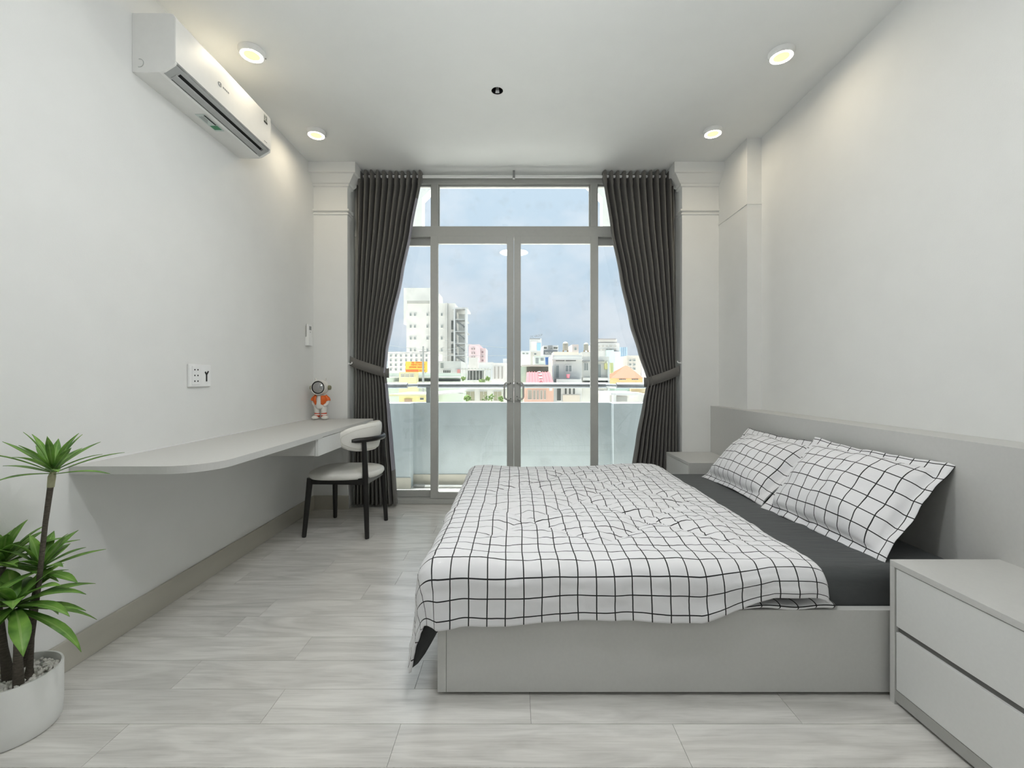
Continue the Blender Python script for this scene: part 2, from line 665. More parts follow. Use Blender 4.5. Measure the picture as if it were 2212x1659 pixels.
def bead(side, zc, h, p):
    mb = MB()
    vs, fs = [], []
    for pp, z in ((0, zc - h), (p, zc - h * 0.6), (p, zc + h * 0.6), (0, zc + h)):
        if side < 0:
            vs += [(XL, YW - pp, z), (PXL + pp, YW - pp, z), (PXL + pp, YD - 0.06, z)]
        else:
            vs += [(XR - 0.107, YW - pp, z), (PXR - pp, YW - pp, z), (PXR - pp, YD - 0.06, z)]
    for i in range(3):
        for k in range(2):
            fs.append((3 * i + k, 3 * i + k + 1, 3 * i + 3 + k + 1, 3 * i + 3 + k))
    mb.add(vs, fs)
    return mb


wbl = structure(MB().box(XL, PXL, YW, YE, -0.05, ZC).build('wall_back_left', M_WALL))
wbr = structure(MB().box(PXR, XR, YW, YE, -0.05, ZC).build('wall_back_right', M_WALL))
for w, s in ((wbl, -1), (wbr, 1)):
    cornice_profile(s).build('cornice', M_WALL, w)
    bead(s, 2.520, 0.012, 0.018).build('moulding', M_WALL, w)
    bead(s, 2.490, 0.009, 0.010).build('moulding', M_WALL, w)
col = structure(MB().box(1.729, XR, 3.327, YW, -0.05, ZC).build('wall_column', M_WALL))
MB().box(1.725, XR, 3.323, YW, 2.392, 2.404).build('moulding', M_WALL, col)

bb = structure(MB().box(XL, XL + 0.014, YR, YW, 0, 0.116, 0.003).build('baseboard_left', M_BASEB))
structure(MB().box(XL + 0.014, PXL + 0.012, YW - 0.014, YW, 0, 0.116, 0.003).build('baseboard_back', M_BASEB))

# ------------------------------------------------------------------ window wall
MPP = YD / FPX


def fx(px):
    return (px - VPX) * MPP


def fz(py):
    return EYE - (py - VPY) * MPP


x_l0, x_l1, x_r0, x_r1 = -0.729, -0.668, 0.676, 0.737
XO0, XO1 = PXL + 0.004, PXR - 0.004
# fixed outer frame: head, transom bar, mullions, jambs, sill
fr = structure(thing('trim_1', (0, YD, 0), 'grey aluminium frame of the window wall', 'window frame', kind='structure'))
del fr['category']
MB().box(XO0, XO1, YD, YD + 0.10, 2.815, ZC - 0.002, 0.003).build('head_rail', M_FRAME, fr)
MB().box(XO0, XO1, YD - 0.005, YD + 0.10, fz(512), fz(489), 0.003).build('transom_bar', M_FRAME, fr)
MB().box(XO0, XO1, YD - 0.02, YD + 0.10, 0.001, 0.045, 0.004).build('sill_track', M_FRAME, fr)
MB().box(x_l0, x_l1, YD - 0.004, YD + 0.10, fz(490), 2.82, 0.003).build('mullion', M_FRAME, fr)
MB().box(x_r0, x_r1, YD - 0.004, YD + 0.10, fz(490), 2.82, 0.003).build('mullion', M_FRAME, fr)
MB().box(XO0, XO0 + 0.05, YD, YD + 0.10, 0.04, 2.82, 0.003).build('jamb', M_FRAME, fr)
MB().box(XO1 - 0.05, XO1, YD, YD + 0.10, 0.04, 2.82, 0.003).build('jamb', M_FRAME, fr)


def panel(name, x0, x1, z0, z1, y, fw, fh0, fh1, bead_w=0.006, d=0.04):
    """a framed pane: stiles, rails, glazing bead, glass"""
    r = structure(thing(name, ((x0 + x1) / 2, y, z0), 'x', 'x', kind='structure'))
    MB().box(x0, x0 + fw[0], y, y + d, z0, z1, 0.002).build('stile', M_FRAME, r)
    MB().box(x1 - fw[1], x1, y, y + d, z0, z1, 0.002).build('stile', M_FRAME, r)
    MB().box(x0 + fw[0], x1 - fw[1], y, y + d, z0, z0 + fh0, 0.002).build('rail', M_FRAME, r)
    MB().box(x0 + fw[0], x1 - fw[1], y, y + d, z1 - fh1, z1, 0.002).build('rail', M_FRAME, r)
    MB().box(x0 + fw[0] - 0.002, x1 - fw[1] + 0.002, y + d * 0.45, y + d * 0.55, z0 + fh0 - 0.002, z1 - fh1 + 0.002).build('pane', M_GLASS, r)
    del r['category']
    del r['label']
    return r


zt, zb = fz(510), 0.047
dl = panel('door_1', x_l0 - 0.004, -0.001, zb, zt, YD - 0.008, (0.066, 0.060), 0.055, 0.066)
dr = panel('door_2', 0.001, x_r1 + 0.004, zb, zt, YD - 0.008, (0.060, 0.066), 0.055, 0.066)
dl['label'] = 'left glass leaf of the balcony door'
dr['label'] = 'right glass leaf of the balcony door with the lock'
wl = panel('window_1', XO0 + 0.05, x_l0 + 0.02, zb + 0.005, fz(512), YD + 0.04, (0.05, 0.02), 0.055, 0.062)
wr = panel('window_2', x_r1 - 0.02, XO1 - 0.05, zb + 0.005, fz(512), YD + 0.04, (0.02, 0.05), 0.055, 0.062)
wl['label'] = 'fixed side pane left of the balcony door'
wr['label'] = 'fixed side pane right of the balcony door'
t1 = panel('window_3', x_l1, x_r0, fz(489), 2.815, YD + 0.03, (0.008, 0.008), 0.006, 0.012)
t1['label'] = 'wide transom light above the balcony door'
t2 = panel('window_4', XO0 + 0.05, x_l0, fz(489), 2.815, YD + 0.03, (0.008, 0.008), 0.006, 0.012)
t2['label'] = 'small transom light above the left side pane'
t3 = panel('window_5', x_r1, XO1 - 0.05, fz(489), 2.815, YD + 0.03, (0.008, 0.008), 0.006, 0.012)
t3['label'] = 'small transom light above the right side pane'

# D handles on both leaves
for leaf, sx in ((dl, -1), (dr, 1)):
    yh = YD - 0.010
    h = MB().box(sx * 0.010 if sx > 0 else -0.050, 0.050 if sx > 0 else -0.010, yh - 0.006, yh, fz(866), fz(823), 0.002).build('handle', M_FRAME, leaf)
    pts = []
    x_in, x_out = sx * 0.040, sx * 0.083
    za, zb_ = fz(862), fz(827)
    yy = yh - 0.022
    for (px_, pz_) in ((x_in, za), (x_in + sx * 0.024, za), (x_out - sx * 0.006, za + 0.006), (x_out, za + 0.022),
                       (x_out, zb_ - 0.022), (x_out - sx * 0.006, zb_ - 0.006), (x_in + sx * 0.024, zb_), (x_in, zb_)):
        pts.append((px_, yy, pz_))
    pts = [(x_in - sx * 0.004, yh - 0.002, za)] + pts + [(x_in - sx * 0.004, yh - 0.002, zb_)]
    MB().tube(pts, 0.0085, 10).build('handle_grip', M_FRAME, h, smooth=True)
    for zz in (za + 0.004, zb_ - 0.004):
        if sx > 0 and zz == za + 0.004:
            zz += 0.018
        MB().lathe([(0.0045, 0), (0.0045, 0.004)], (sx * 0.028, yh - 0.009, zz), 10, axis='y').build('screw', M_BLACK, h)

# ------------------------------------------------------------------ balcony outside
structure(MB().box(-2.6, 2.6, YE - 0.02, 5.0, -0.16, -0.015).build('floor_balcony', M_TILE))
pw = structure(MB().box(-1.05, 1.01, 4.70, 4.82, -0.15, 0.848).box(-2.6, -1.05, 4.54, 4.82, -0.15, 0.848)
               .box(1.01, 2.6, 4.54, 4.82, -0.15, 0.848).build('wall_balcony', M_PARAPET))
mbs = MB().box(-1.05, 1.01, 4.688, 4.70, -0.014, 0.10).box(-2.6, -1.04, 4.528, 4.54, -0.014, 0.10).box(1.0, 2.6, 4.528, 4.54, -0.014, 0.10)
structure(mbs.build('baseboard_balcony', M_BASEB))
# beam with chamfered haunches over the balcony
hb = MB()
hb.prism([(-2.6, 2.62), (-0.955, 2.62), (-0.955, 2.985), (-0.80, 3.14), (0.77, 3.14), (0.925, 2.985), (0.925, 2.62), (2.6, 2.62), (2.6, 3.4), (-2.6, 3.4)], 4.68, 4.82)
structure(hb.build('trim_balcony_beam', M_PWHITE))

rail = thing('balcony_rail', (0, 4.76, 0.848), 'round steel handrail on the balcony parapet', 'railing')
for (xa, xb, yy) in ((-1.02, 0.98, 4.76), (-2.5, -1.09, 4.60), (1.05, 2.5, 4.60)):
    MB().lathe([(0.030, xa), (0.030, xb)], (0, yy, 1.03), 20, axis='x').build('rail_tube', M_STEEL, rail, smooth=True)
for xx, yy in ((-1.055, 4.68), (1.015, 4.68)):
    MB().tube([(xx + (0.05 if xx < 0 else -0.05), 4.76, 1.03), (xx, yy, 1.03), (xx - (0.05 if xx < 0 else -0.05), 4.60, 1.03)], 0.016, 12).build('elbow', M_STEEL, rail, smooth=True)
for xx, yy in ((-0.905, 4.76), (0.86, 4.76), (-1.9, 4.60), (1.45, 4.60)):
    MB().box(xx - 0.022, xx + 0.022, yy - 0.02, yy + 0.02, 0.846, 1.01, 0.003).build('rail_post', mat('rail_post_grey', '8A8E8E', 0.45), rail)

mop = thing('mop_pole', (-0.75, 4.60, -0.015), 'white mop pole with a grey end lying along the balcony wall', 'mop')
MB().lathe([(0.0125, -0.92), (0.0125, 0.35)], (0, 4.60, 0.0), 14, axis='x').build('pole', M_PLASTIC, mop, smooth=True)
MB().lathe([(0.013, -1.03), (0.017, -1.02), (0.017, -0.92), (0.013, -0.91)], (0, 4.60, 0.003), 14, axis='x').build('grip', M_PLASTG, mop, smooth=True)

# ------------------------------------------------------------------ bed
bed = thing('bed', (0.7, 2.4, 0), 'light grey panelled double bed with a long low headboard', 'bed')
BX0, BY0, BY1, BZ = -0.265, 1.558, 3.262, 0.297
HBX = 1.66
MB().box(BX0 + 0.031, HBX, BY0, BY0 + 0.03, 0.012, BZ, 0.0012).build('side_panel', M_LAM, bed)
MB().box(BX0 + 0.031, HBX, BY1 - 0.03, BY1, 0.012, BZ, 0.0012).build('side_panel', M_LAM, bed)
MB().box(BX0, BX0 + 0.03, BY0, BY1, 0.012, BZ, 0.0012).build('foot_panel', M_LAM, bed)
MB().box(BX0 + 0.05, HBX, BY0 + 0.04, BY1 - 0.04, 0.0, 0.02).build('base_plinth', M_BLACK, bed)
MB().box(BX0 + 0.03, HBX, BY0 + 0.03, BY1 - 0.03, 0.20, 0.225).build('slat_base', M_LAME, bed)
MB().box(HBX, 1.727, 0.75, YW - 0.001, 0.012, 0.871).box(1.727, XR - 0.001, 0.75, 3.325, 0.012, 0.871).build('headboard', M_LAM, bed)

mt = MB()
MX0, MX1, MY0, MY1, MZ0, MZ1 = BX0 + 0.036, HBX - 0.004, 1.592, 3.222, 0.227, 0.425
mt.box(MX0, MX1, MY0, MY1, MZ0, MZ1, 0.045)
mo = mt.build('mattress', M_SHEET, None, smooth=True, angle=60)
tag(mo, 'mattress in a charcoal fitted sheet lying in the bed frame', 'mattress')

# nightstands


def nightstand(y0, y1, label):
    x0, x1, zt_ = 1.285, HBX - 0.001, 0.483
    t = thing('nightstand', (x0, (y0 + y1) / 2, 0), label, 'nightstand', 'grey nightstands beside the bed')
    c = 0.0012
    MB().box(x0, x1, y0, y1, zt_ - 0.02, zt_, c).build('top', M_LAM, t)
    MB().box(x0, x1, y0, y0 + 0.018, 0.0, zt_ - 0.02, c).build('side_panel', M_LAM, t)
    MB().box(x0, x1, y1 - 0.018, y1, 0.0, zt_ - 0.02, c).build('side_panel', M_LAM, t)
    MB().box(x1 - 0.01, x1, y0 + 0.018, y1 - 0.018, 0.0, zt_ - 0.02).build('back_panel', M_LAM, t)
    MB().box(x0 + 0.004, x0 + 0.02, y0 + 0.018, y1 - 0.018, 0.012, 0.050).build('plinth', M_LAME, t)
    MB().box(x0 + 0.03, x1 - 0.011, y0 + 0.019, y1 - 0.019, 0.05, 0.06).build('bottom', M_LAM, t)
    for (za, zc_) in ((0.052, 0.246), (0.266, zt_ - 0.023)):
        d = MB().box(x0 + 0.004, x0 + 0.022, y0 + 0.021, y1 - 0.021, za, zc_, 0.001).build('drawer', M_LAMW, t)
        MB().box(x0 + 0.022, x1 - 0.03, y0 + 0.03, y1 - 0.03, za + 0.012, zc_ - 0.03).build('drawer_box', M_LAM, d)
    MB().box(x0 + 0.014, x0 + 0.024, y0 + 0.019, y1 - 0.019, 0.235, 0.275).build('finger_groove', M_GROOVE, t)
    return t


nightstand(0.985, 1.535, 'grey two-drawer nightstand in the near right corner beside the bed')
nightstand(3.29, 3.785, 'small grey nightstand on the far side of the bed by the curtain')

# ------------------------------------------------------------------ duvet


def fbm(x, y, z=0.0, o=4):
    return mnoise.fractal(Vector((x, y, z)), 0.9, 2.1, o)


def duvet():
    xe, ye, zt_ = -0.262, 1.604, 0.452
    LX, LY = 1.34, 1.66
    A, B, FAR = 0.31, 0.226, 0.13
    NP, NQ = 250, 290
    vs, uvs, fs = [], [], []
    r = 0.062
    for i in range(NP + 1):
        p = -A + (LX + A) * i / NP
        for j in range(NQ + 1):
            q = -B + (LY + FAR + B) * j / NQ
            # hem is a little shorter towards the pillows
            qq = q
            if q < 0:
                qq = q * (1.0 - 0.08 * max(0, min(1, p / 0.9)) - 0.30 * max(0, min(1, (p - 0.90) / 0.25)) + 0.03 * math.sin(p * 9))
            if q < 0:
                cw = max(0.0, min(1.0, 1.0 - p / 0.10))
                qq *= 1.0 + 0.07 * cw * cw * (3 - 2 * cw)
            if q < 0 and p < 0:
                qq *= 1.0 - 0.17 * math.sin(PI * min(1.0, -p / A)) ** 1.2
            a, b = max(0.0, -p), max(0.0, -qq)
            far = max(0.0, q - LY)
            d = math.hypot(a, b)
            x, y, z = xe + max(p, 0), ye + max(qq, 0), zt_
            nx, ny, nz = 0.0, 0.0, 1.0
            if d > 0:
                th = math.atan2(b, a)
                if d < r * PI / 2:
                    ph = d / r
                    out, down = r * math.sin(ph), r * (1 - math.cos(ph))
                    nz, nh = math.cos(ph), math.sin(ph)
                else:
                    e = d - r * PI / 2
                    out, down = r + e * (0.06 + 0.06 * math.sin(2 * th) + 0.07 * math.cos(th) ** 2 * math.exp(-max(q, 0) / 0.22)), r + e
                    nz, nh = 0.05, 1.0
                x -= out * math.cos(th)
                y -= out * math.sin(th)
                z -= down
                nx, ny = -nh * math.cos(th), -nh * math.sin(th)
            if far > 0:
                ph = min(far / r, PI / 2)
                y = ye + LY + r * math.sin(ph)
                z -= r * (1 - math.cos(ph)) + max(0, far - r * PI / 2)
                ny, nz = math.sin(ph), math.cos(ph)
            # thickness falls off at the open end towards the pillows
            endd = LX - p
            body = 1.0
            if endd < 0.07:
                tt = 1 - endd / 0.07
                body = math.sqrt(max(0.0, 1 - tt * tt))
                z -= 0.020 * (1 - body)
            # quilting puffs inside a plain border
            h = 0.0
            bord = min(1, max(0, (min(p, endd, q, LY - q) - 0.10) / 0.10))
            wob = 0.03 * fbm(p * 3, q * 3, 5)
            s = (p * 0.92 + q * 0.75 + wob + 0.10) / 0.50
            t = (p * 0.92 - q * 0.75 + wob + 0.28) / 0.50
            ds = abs((s % 1.0) - 0.5) * 0.50 / 1.19
            dt = abs((t % 1.0) - 0.5) * 0.50 / 1.19
            dq = min(ds, dt)
            h += bord * 0.025 * (1 - math.exp(-(dq / 0.045) ** 1.2)) + (1 - bord) * 0.010
            # fine puckers running along Y-compressed folds
            pk = math.exp(-(dq / 0.07) ** 2) * bord + 0.30
            h += 0.0065 * pk * fbm(p * 5.0, q * 34, 1.7, 3)
            h += 0.008 * fbm(p * 4.2 + 9, q * 6.5, 3.1, 3)
            h += 0.0030 * fbm(p * 26, q * 20, 8.3, 2) * (0.5 + bord)
            if d > 0:
                h += 0.012 * fbm(p * 6 + 3, q * 3, 6.6, 2) * min(1, d / 0.1)
            # heap towards the far pillow corner
            h += 0.030 * math.exp(-((p - 1.12) / 0.20) ** 2 - ((q - 1.55) / 0.22) ** 2)
            h += 0.010 * math.exp(-((p - 0.05) / 0.12) ** 2)
            h *= 0.35 + 0.65 * body
            x += nx * h
            y += ny * h
            z += nz * h
            # keep cloth above sheet near the open edge
            vs.append((x, y, z))
            uvs.append((p + 0.02 + 0.004 * fbm(p * 5, q * 5, 2.2, 2), q + 0.014 + 0.004 * fbm(p * 5, q * 5, 7.2, 2)))
    for i in range(NP):
        for j in range(NQ):
            k = i * (NQ + 1) + j
            fs.append((k, k + NQ + 1, k + NQ + 2, k + 1))
    me = bpy.data.meshes.new('duvet')
    me.from_pydata(vs, [], fs)
    uvl = me.uv_layers.new(name='cloth')
    idx = [0] * len(me.loops)
    me.loops.foreach_get('vertex_index', idx)
    flat = []
    for k in idx:
        flat += uvs[k]
    uvl.data.foreach_set('uv', flat)
    me.materials.append(M_CHECK)
    me.materials.append(M_DARKCLOTH)
    me.polygons.foreach_set('use_smooth', [True] * len(me.polygons))
    o = bpy.data.objects.new('duvet', me)
    COL.objects.link(o)
    sm = o.modifiers.new('thickness', 'SOLIDIFY')
    sm.thickness = 0.012
    sm.offset = -1
    sm.material_offset = 1
    sm.material_offset_rim = 0
    return o


dv = duvet()
tag(dv, 'white duvet with a thin black check spread over the bed', 'duvet')


def sheet_grid(name, rows, uvrows, material, parent, thick=0.0, moff=0):
    """mesh from a grid of points with cloth UVs"""
    nr, nc = len(rows), len(rows[0])
    vs = [tuple(p) for r in rows for p in r]
    uv = [u for r in uvrows for u in r]
    fs = [(i * nc + j, (i + 1) * nc + j, (i + 1) * nc + j + 1, i * nc + j + 1) for i in range(nr - 1) for j in range(nc - 1)]
    me = bpy.data.meshes.new(name)
    me.from_pydata(vs, [], fs)
    l = me.uv_layers.new(name='cloth')
    for lp in me.loops:
        l.data[lp.index].uv = uv[lp.vertex_index]
    for m in (material if isinstance(material, (list, tuple)) else [material]):
        me.materials.append(m)
    me.polygons.foreach_set('use_smooth', [True] * len(me.polygons))
    o = bpy.data.objects.new(name, me)
    COL.objects.link(o)
    attach(o, parent)
    if thick:
        s = o.modifiers.new('thickness', 'SOLIDIFY')
        s.thickness = thick
        s.offset = 0
        s.material_offset = moff
    return o


# the hem turned under at the pillow end of the near side
rows, uvr = [], []
for i in range(41):
    x = 0.70 + 0.40 * i / 40
    t_ = i / 40
    r_, u_ = [], []
    for j in range(13):
        s_ = j / 12.0
        ang = s_ * PI * 1.05
        rad = 0.010 + 0.022 * min(1, t_ * 1.8)
        yy = 1.566 - rad * 0.35 * math.sin(ang) + 0.05 * max(0, s_ - 0.5)
        zz = 0.302 + rad * (1 - math.cos(ang)) * 0.30 + 0.004 * math.sin(x * 31)
        r_.append((x + 0.012 * math.sin(s_ * 3), yy, zz))
        u_.append((x + 0.03, 0.03 + s_ * 0.07))
    rows.append(r_)
    uvr.append(u_)
sheet_grid('turned_hem', rows, uvr, [M_CHECK], dv, 0.006)

# charcoal underside showing at the hanging corner
lo_ = [(889, 1443), (903, 1432), (918, 1412), (932, 1388), (944, 1366), (956, 1350), (970, 1338)]
up_ = [(889, 1432), (890, 1398), (897, 1368), (908, 1346), (922, 1334), (942, 1324), (965, 1320)]
rows, uvr = [], []
for (lx, ly), (ux, uy) in zip(lo_, up_):
    pl_, pu_ = at(lx, ly, 1.551), at(ux, uy, 1.554)
    rows.append([pl_.lerp(pu_, f) + Vector((0, -0.006 * math.sin(PI * f), 0)) for f in (0, 0.33, 0.66, 1)])
    uvr.append([(0, f) for f in (0, 0.33, 0.66, 1)])
sheet_grid('underside', rows, uvr, [M_DARKCLOTH], dv, 0.004)

# ------------------------------------------------------------------ pillows


def pillow(name, c, uax, vax, a, b, th, label, seed, sag=0.0):
    """pillow with a flat flange; u runs along the width, v up the slope"""
    U, V = Vector(uax).normalized(), Vector(vax).normalized()
    N = U.cross(V).normalized()
    fl_ = 0.045
    NU, NV = 64, 48
    c = Vector(c)
    vs, uvs, fs, mi = [], [], [], []
    for side in (1, -1):
        for i in range(NU + 1):
            u = -a + 2 * a * i / NU
            for j in range(NV + 1):
                v = -b + 2 * b * j / NV
                eu = max(0, 1 - (abs(u) / (a - fl_)) ** 2.6)
                ev = max(0, 1 - (abs(v) / (b - fl_)) ** 2.6)
                h = th * 0.5 * (eu * ev) ** 0.45
                wr = fbm(u * 5 + seed, v * 5, seed, 3)
                h2 = h * (1 + 0.10 * wr) + 0.012 * wr * min(1, h / 0.03)
                # radial puckers near the seam
                rim = math.exp(-((h / (th * 0.5)) / 0.45) ** 2) * (1 if h > 0 else 0)
                h2 += 0.006 * rim * math.sin((u * 3 + v * 3) * 14 + 3 * wr)
                fwave = 0.0
                if h <= 0.002:
                    fwave = 0.014 * fbm(u * 9 + seed, v * 9, 2.0 + seed, 2)
                # pulled corners
                cu, cv = u / a, v / b
                sc_u = 1 - 0.05 * (1 - cu * cu) * 0 - 0.06 * (cv * cv) * (1 - abs(cu)) * 0
                pin = 1 - 0.07 * (1 - abs(cu) ** 2) * (abs(cv) ** 3)
                piv = 1 - 0.05 * (1 - abs(cv) ** 2) * (abs(cu) ** 3)
                p = c + U * (u * piv) + V * (v * pin) + N * ((h2 if side > 0 else -h2 * 0.55) + fwave + side * 0.0015)
                p.z -= sag * cu * cu * 0.02
                vs.append(tuple(p))
                uvs.append((u + 0.013 + seed * 0.01, v + 0.02))
    nn = (NU + 1) * (NV + 1)
    for side in (0, 1):
        for i in range(NU):
            for j in range(NV):
                k = side * nn + i * (NV + 1) + j
                q = (k, k + NV + 1, k + NV + 2, k + 1)
                fs.append(q if side == 0 else tuple(reversed(q)))
                mi.append(side)
    # rim
    edge = [i * (NV + 1) for i in range(NU + 1)] + [NU * (NV + 1) + j for j in range(1, NV + 1)]
    edge += [i * (NV + 1) + NV for i in range(NU - 1, -1, -1)] + [j for j in range(NV - 1, 0, -1)]
    for k in range(len(edge)):
        e0, e1 = edge[k], edge[(k + 1) % len(edge)]
        fs.append((e0, nn + e0, nn + e1, e1))
        mi.append(1)
    me = bpy.data.meshes.new(name)
    me.from_pydata(vs, [], fs)
    me.materials.append(M_CHECK)
    me.materials.append(M_DARKCLOTH)
    me.polygons.foreach_set('material_index', mi)
    l = me.uv_layers.new(name='cloth')
    for lp in me.loops:
        l.data[lp.index].uv = uvs[lp.vertex_index]
    me.polygons.foreach_set('use_smooth', [True] * len(me.polygons))
    o = bpy.data.objects.new(name, me)
    COL.objects.link(o)
    tag(o, label, 'pillow', 'checked pillows leaning on the headboard')
    return o


# far pillow, near pillow
pillow('pillow', (1.466, 2.735, 0.592), (0.02, -0.70, 0.0), (0.24, 0.0, 0.25), 0.355, 0.235, 0.17,
       'checked pillow on the far side of the bed, next to the small nightstand', 1.3)
pillow('pillow', (1.478, 2.02, 0.598), (0.055, -0.66, -0.01), (0.22, 0.03, 0.26), 0.355, 0.245, 0.18,
       'checked pillow on the near side of the bed, with a raised corner', 4.1)

# ------------------------------------------------------------------ desk
DZ, DX = 0.767, -1.172
desk = thing('wall_desk', (XL, 2.7, DZ - 0.13), 'long grey wall-hung desk with one rounded corner and a drawer', 'desk')
poly = [(XL + 0.001, 1.705), (XL + 0.001, 2.752), (DX, 2.752)]
R = 0.17
cxr, cyr = DX - R, 1.705 + R
poly += [(cxr + R * math.cos(a_), cyr + R * math.sin(a_)) for a_ in [(-i) * PI / 2 / 12 for i in range(13)]]
MB().prism(poly, DZ - 0.030, DZ, 'z').build('desk_top', M_LAM, desk)
MB().box(XL + 0.001, DX - 0.001, 2.7525, 3.745, DZ - 0.026, DZ, 0.001).build('drawer_top', M_LAM, desk)
dbx = MB()
dbx.box(XL + 0.001, DX - 0.024, 2.70, 2.718, DZ - 0.132, DZ - 0.031)
dbx.box(XL + 0.001, DX - 0.024, 3.727, 3.745, DZ - 0.132, DZ - 0.027)
dbx.box(XL + 0.001, DX - 0.024, 2.718, 3.727, DZ - 0.132, DZ - 0.116)
dbx.build('drawer_case', M_LAM, desk)
drw = MB().box(DX - 0.022, DX - 0.004, 2.700, 3.742, DZ - 0.134, DZ - 0.029, 0.001).build('drawer', M_LAMW, desk)
MB().box(DX - 0.40, DX - 0.0225, 2.73, 3.72, DZ - 0.112, DZ - 0.045).build('drawer_box', M_LAM, drw)
MB().box(XL + 0.0005, XL + 0.006, 1.72, 3.745, DZ, DZ + 0.006).build('back_strip', M_PLASTIC, desk)

# ------------------------------------------------------------------ chair
ch = thing('desk_chair', (-1.22, 3.31, 0), 'cream padded chair with black wooden legs and curved back at the desk', 'chair')


def V3(*a):
    return Vector(a)


legs = [((-1.456, 3.115, 0), (-1.425, 3.14, 0.405), 0.0150, 0.021),
        ((-1.415, 3.557, 0), (-1.40, 3.515, 0.405), 0.0150, 0.021)]
for b_, t_, r0, r1 in legs:
    b_, t_ = V3(*b_), V3(*t_)
    MB().tube([b_, b_.lerp(t_, 0.02), b_.lerp(t_, 0.5), t_], [r0 * 0.85, r0, (r0 + r1) / 2, r1], 16).build('leg', M_CHAIRB, ch, smooth=True)
for b_, m_, t_ in (((-1.008, 3.084, 0), (-1.030, 3.118, 0.40), (-1.040, 3.118, 0.668)),
                   ((-0.992, 3.487, 0), (-1.010, 3.462, 0.40), (-1.012, 3.455, 0.668))):
    b_, m_, t_ = V3(*b_), V3(*m_), V3(*t_)
    MB().tube([b_, b_.lerp(m_, 0.02), b_.lerp(m_, 0.6), m_, m_.lerp(t_, 0.5), t_],
              [0.0135, 0.0155, 0.0185, 0.0205, 0.0185, 0.0155], 16).build('leg', M_CHAIRB, ch, smooth=True)
# apron under the seat
tops = [(-1.42, 3.142), (-1.03, 3.122), (-1.012, 3.46), (-1.398, 3.512)]
ap = MB()
for k in range(4):
    a_, b_ = Vector(tops[k] + (0.385,)), Vector(tops[(k + 1) % 4] + (0.385,))
    d_ = (b_ - a_).normalized()
    nrm = Vector((-d_.y, d_.x, 0)) * 0.010
    q = []
    for zz in (-0.022, 0.022):
        for p_, s_ in ((a_, 1), (a_, -1), (b_, -1), (b_, 1)):
            q.append(p_ + nrm * s_ + Vector((0, 0, zz)))
    ap.add(q, [(0, 1, 2, 3), (4, 7, 6, 5), (0, 4, 5, 1), (1, 5, 6, 2), (2, 6, 7, 3), (3, 7, 4, 0)])
ap.build('seat_frame', M_CHAIRB, ch)
# seat: rounded cushion
sv, sf = [], []
NS = 56
prof = [(0.90, 0.398), (0.97, 0.400), (1.0, 0.412), (1.0, 0.424), (0.985, 0.434), (0.94, 0.441), (0.80, 0.447), (0.55, 0.451), (0.25, 0.452)]
scx, scy = -1.222, 3.312
for s_, z_ in prof:
    for k in range(NS):
        an = 2 * PI * k / NS
        e_ = 2.0 / 2.7
        cx_ = math.copysign(abs(math.cos(an)) ** e_, math.cos(an)) * 0.250 * s_
        cy_ = math.copysign(abs(math.sin(an)) ** e_, math.sin(an)) * (0.232 - 0.02 * math.cos(an)) * s_
        sv.append((scx + cx_, scy + cy_, z_))
for i in range(len(prof) - 1):
    for k in range(NS):
        k2 = (k + 1) % NS
        sf.append((i * NS + k, i * NS + k2, (i + 1) * NS + k2, (i + 1) * NS + k))
sf.append(tuple(reversed(range(NS))))
sf.append(tuple((len(prof) - 1) * NS + k for k in range(NS)))
MB().add(sv, sf).build('seat', M_PUW, ch, smooth=True, angle=70)
# backrest pad: curved, rounded ends
pv, pf = [], []
NA, NH = 44, 14
pcx, pcy, pr = -1.235, 3.285, 0.232
for side in (0, 1):
    for i in range(NA + 1):
        s_ = -1 + 2 * i / NA
        an = s_ * math.radians(84)
        hh = 0.100 * max(0.0, 1 - abs(s_) ** 3.2) ** 0.5
        for j in range(NH + 1):
            t_ = -1 + 2 * j / NH
            zc_ = 0.682 + 0.006 * (1 - s_ * s_)
            thk = 0.021 * (max(0.0, 1 - abs(t_) ** 4) ** 0.5) * (max(0.0, 1 - abs(s_) ** 10) ** 0.5)
            rr = pr + (thk if side else -thk) + 0.012 * t_
            pv.append((pcx + rr * math.cos(an), pcy + rr * math.sin(an), zc_ + hh * t_))
nn = (NA + 1) * (NH + 1)
for side in (0, 1):
    for i in range(NA):
        for j in range(NH):
            k = side * nn + i * (NH + 1) + j
            q = (k, k + NH + 1, k + NH + 2, k + 1)
            pf.append(q if side else tuple(reversed(q)))
pad = MB().add(pv, pf)
pado = pad.build('backrest', M_PUW, ch, smooth=True, angle=180)
# welt seam on the outside of the pad
seam = []
for k in range(72):
    an_ = 2 * PI * k / 72
    s_ = 0.90 * math.copysign(abs(math.cos(an_)) ** 0.6, math.cos(an_))
    t_ = 0.80 * math.copysign(abs(math.sin(an_)) ** 0.6, math.sin(an_))
    hh = 0.100 * max(0.0, 1 - abs(s_) ** 3.2) ** 0.5
    thk = 0.021 * (max(0.0, 1 - abs(t_) ** 4) ** 0.5) * (max(0.0, 1 - abs(s_) ** 10) ** 0.5)
    rr = pr + thk + 0.012 * t_
    a2 = s_ * math.radians(84)
    seam.append((pcx + rr * math.cos(a2), pcy + rr * math.sin(a2), 0.682 + hh * t_))
seam.append(seam[0])
MB().tube(seam, 0.0016, 6).build('piping', mat('cream_piping', 'CFCCC2', 0.5), pado, smooth=True)
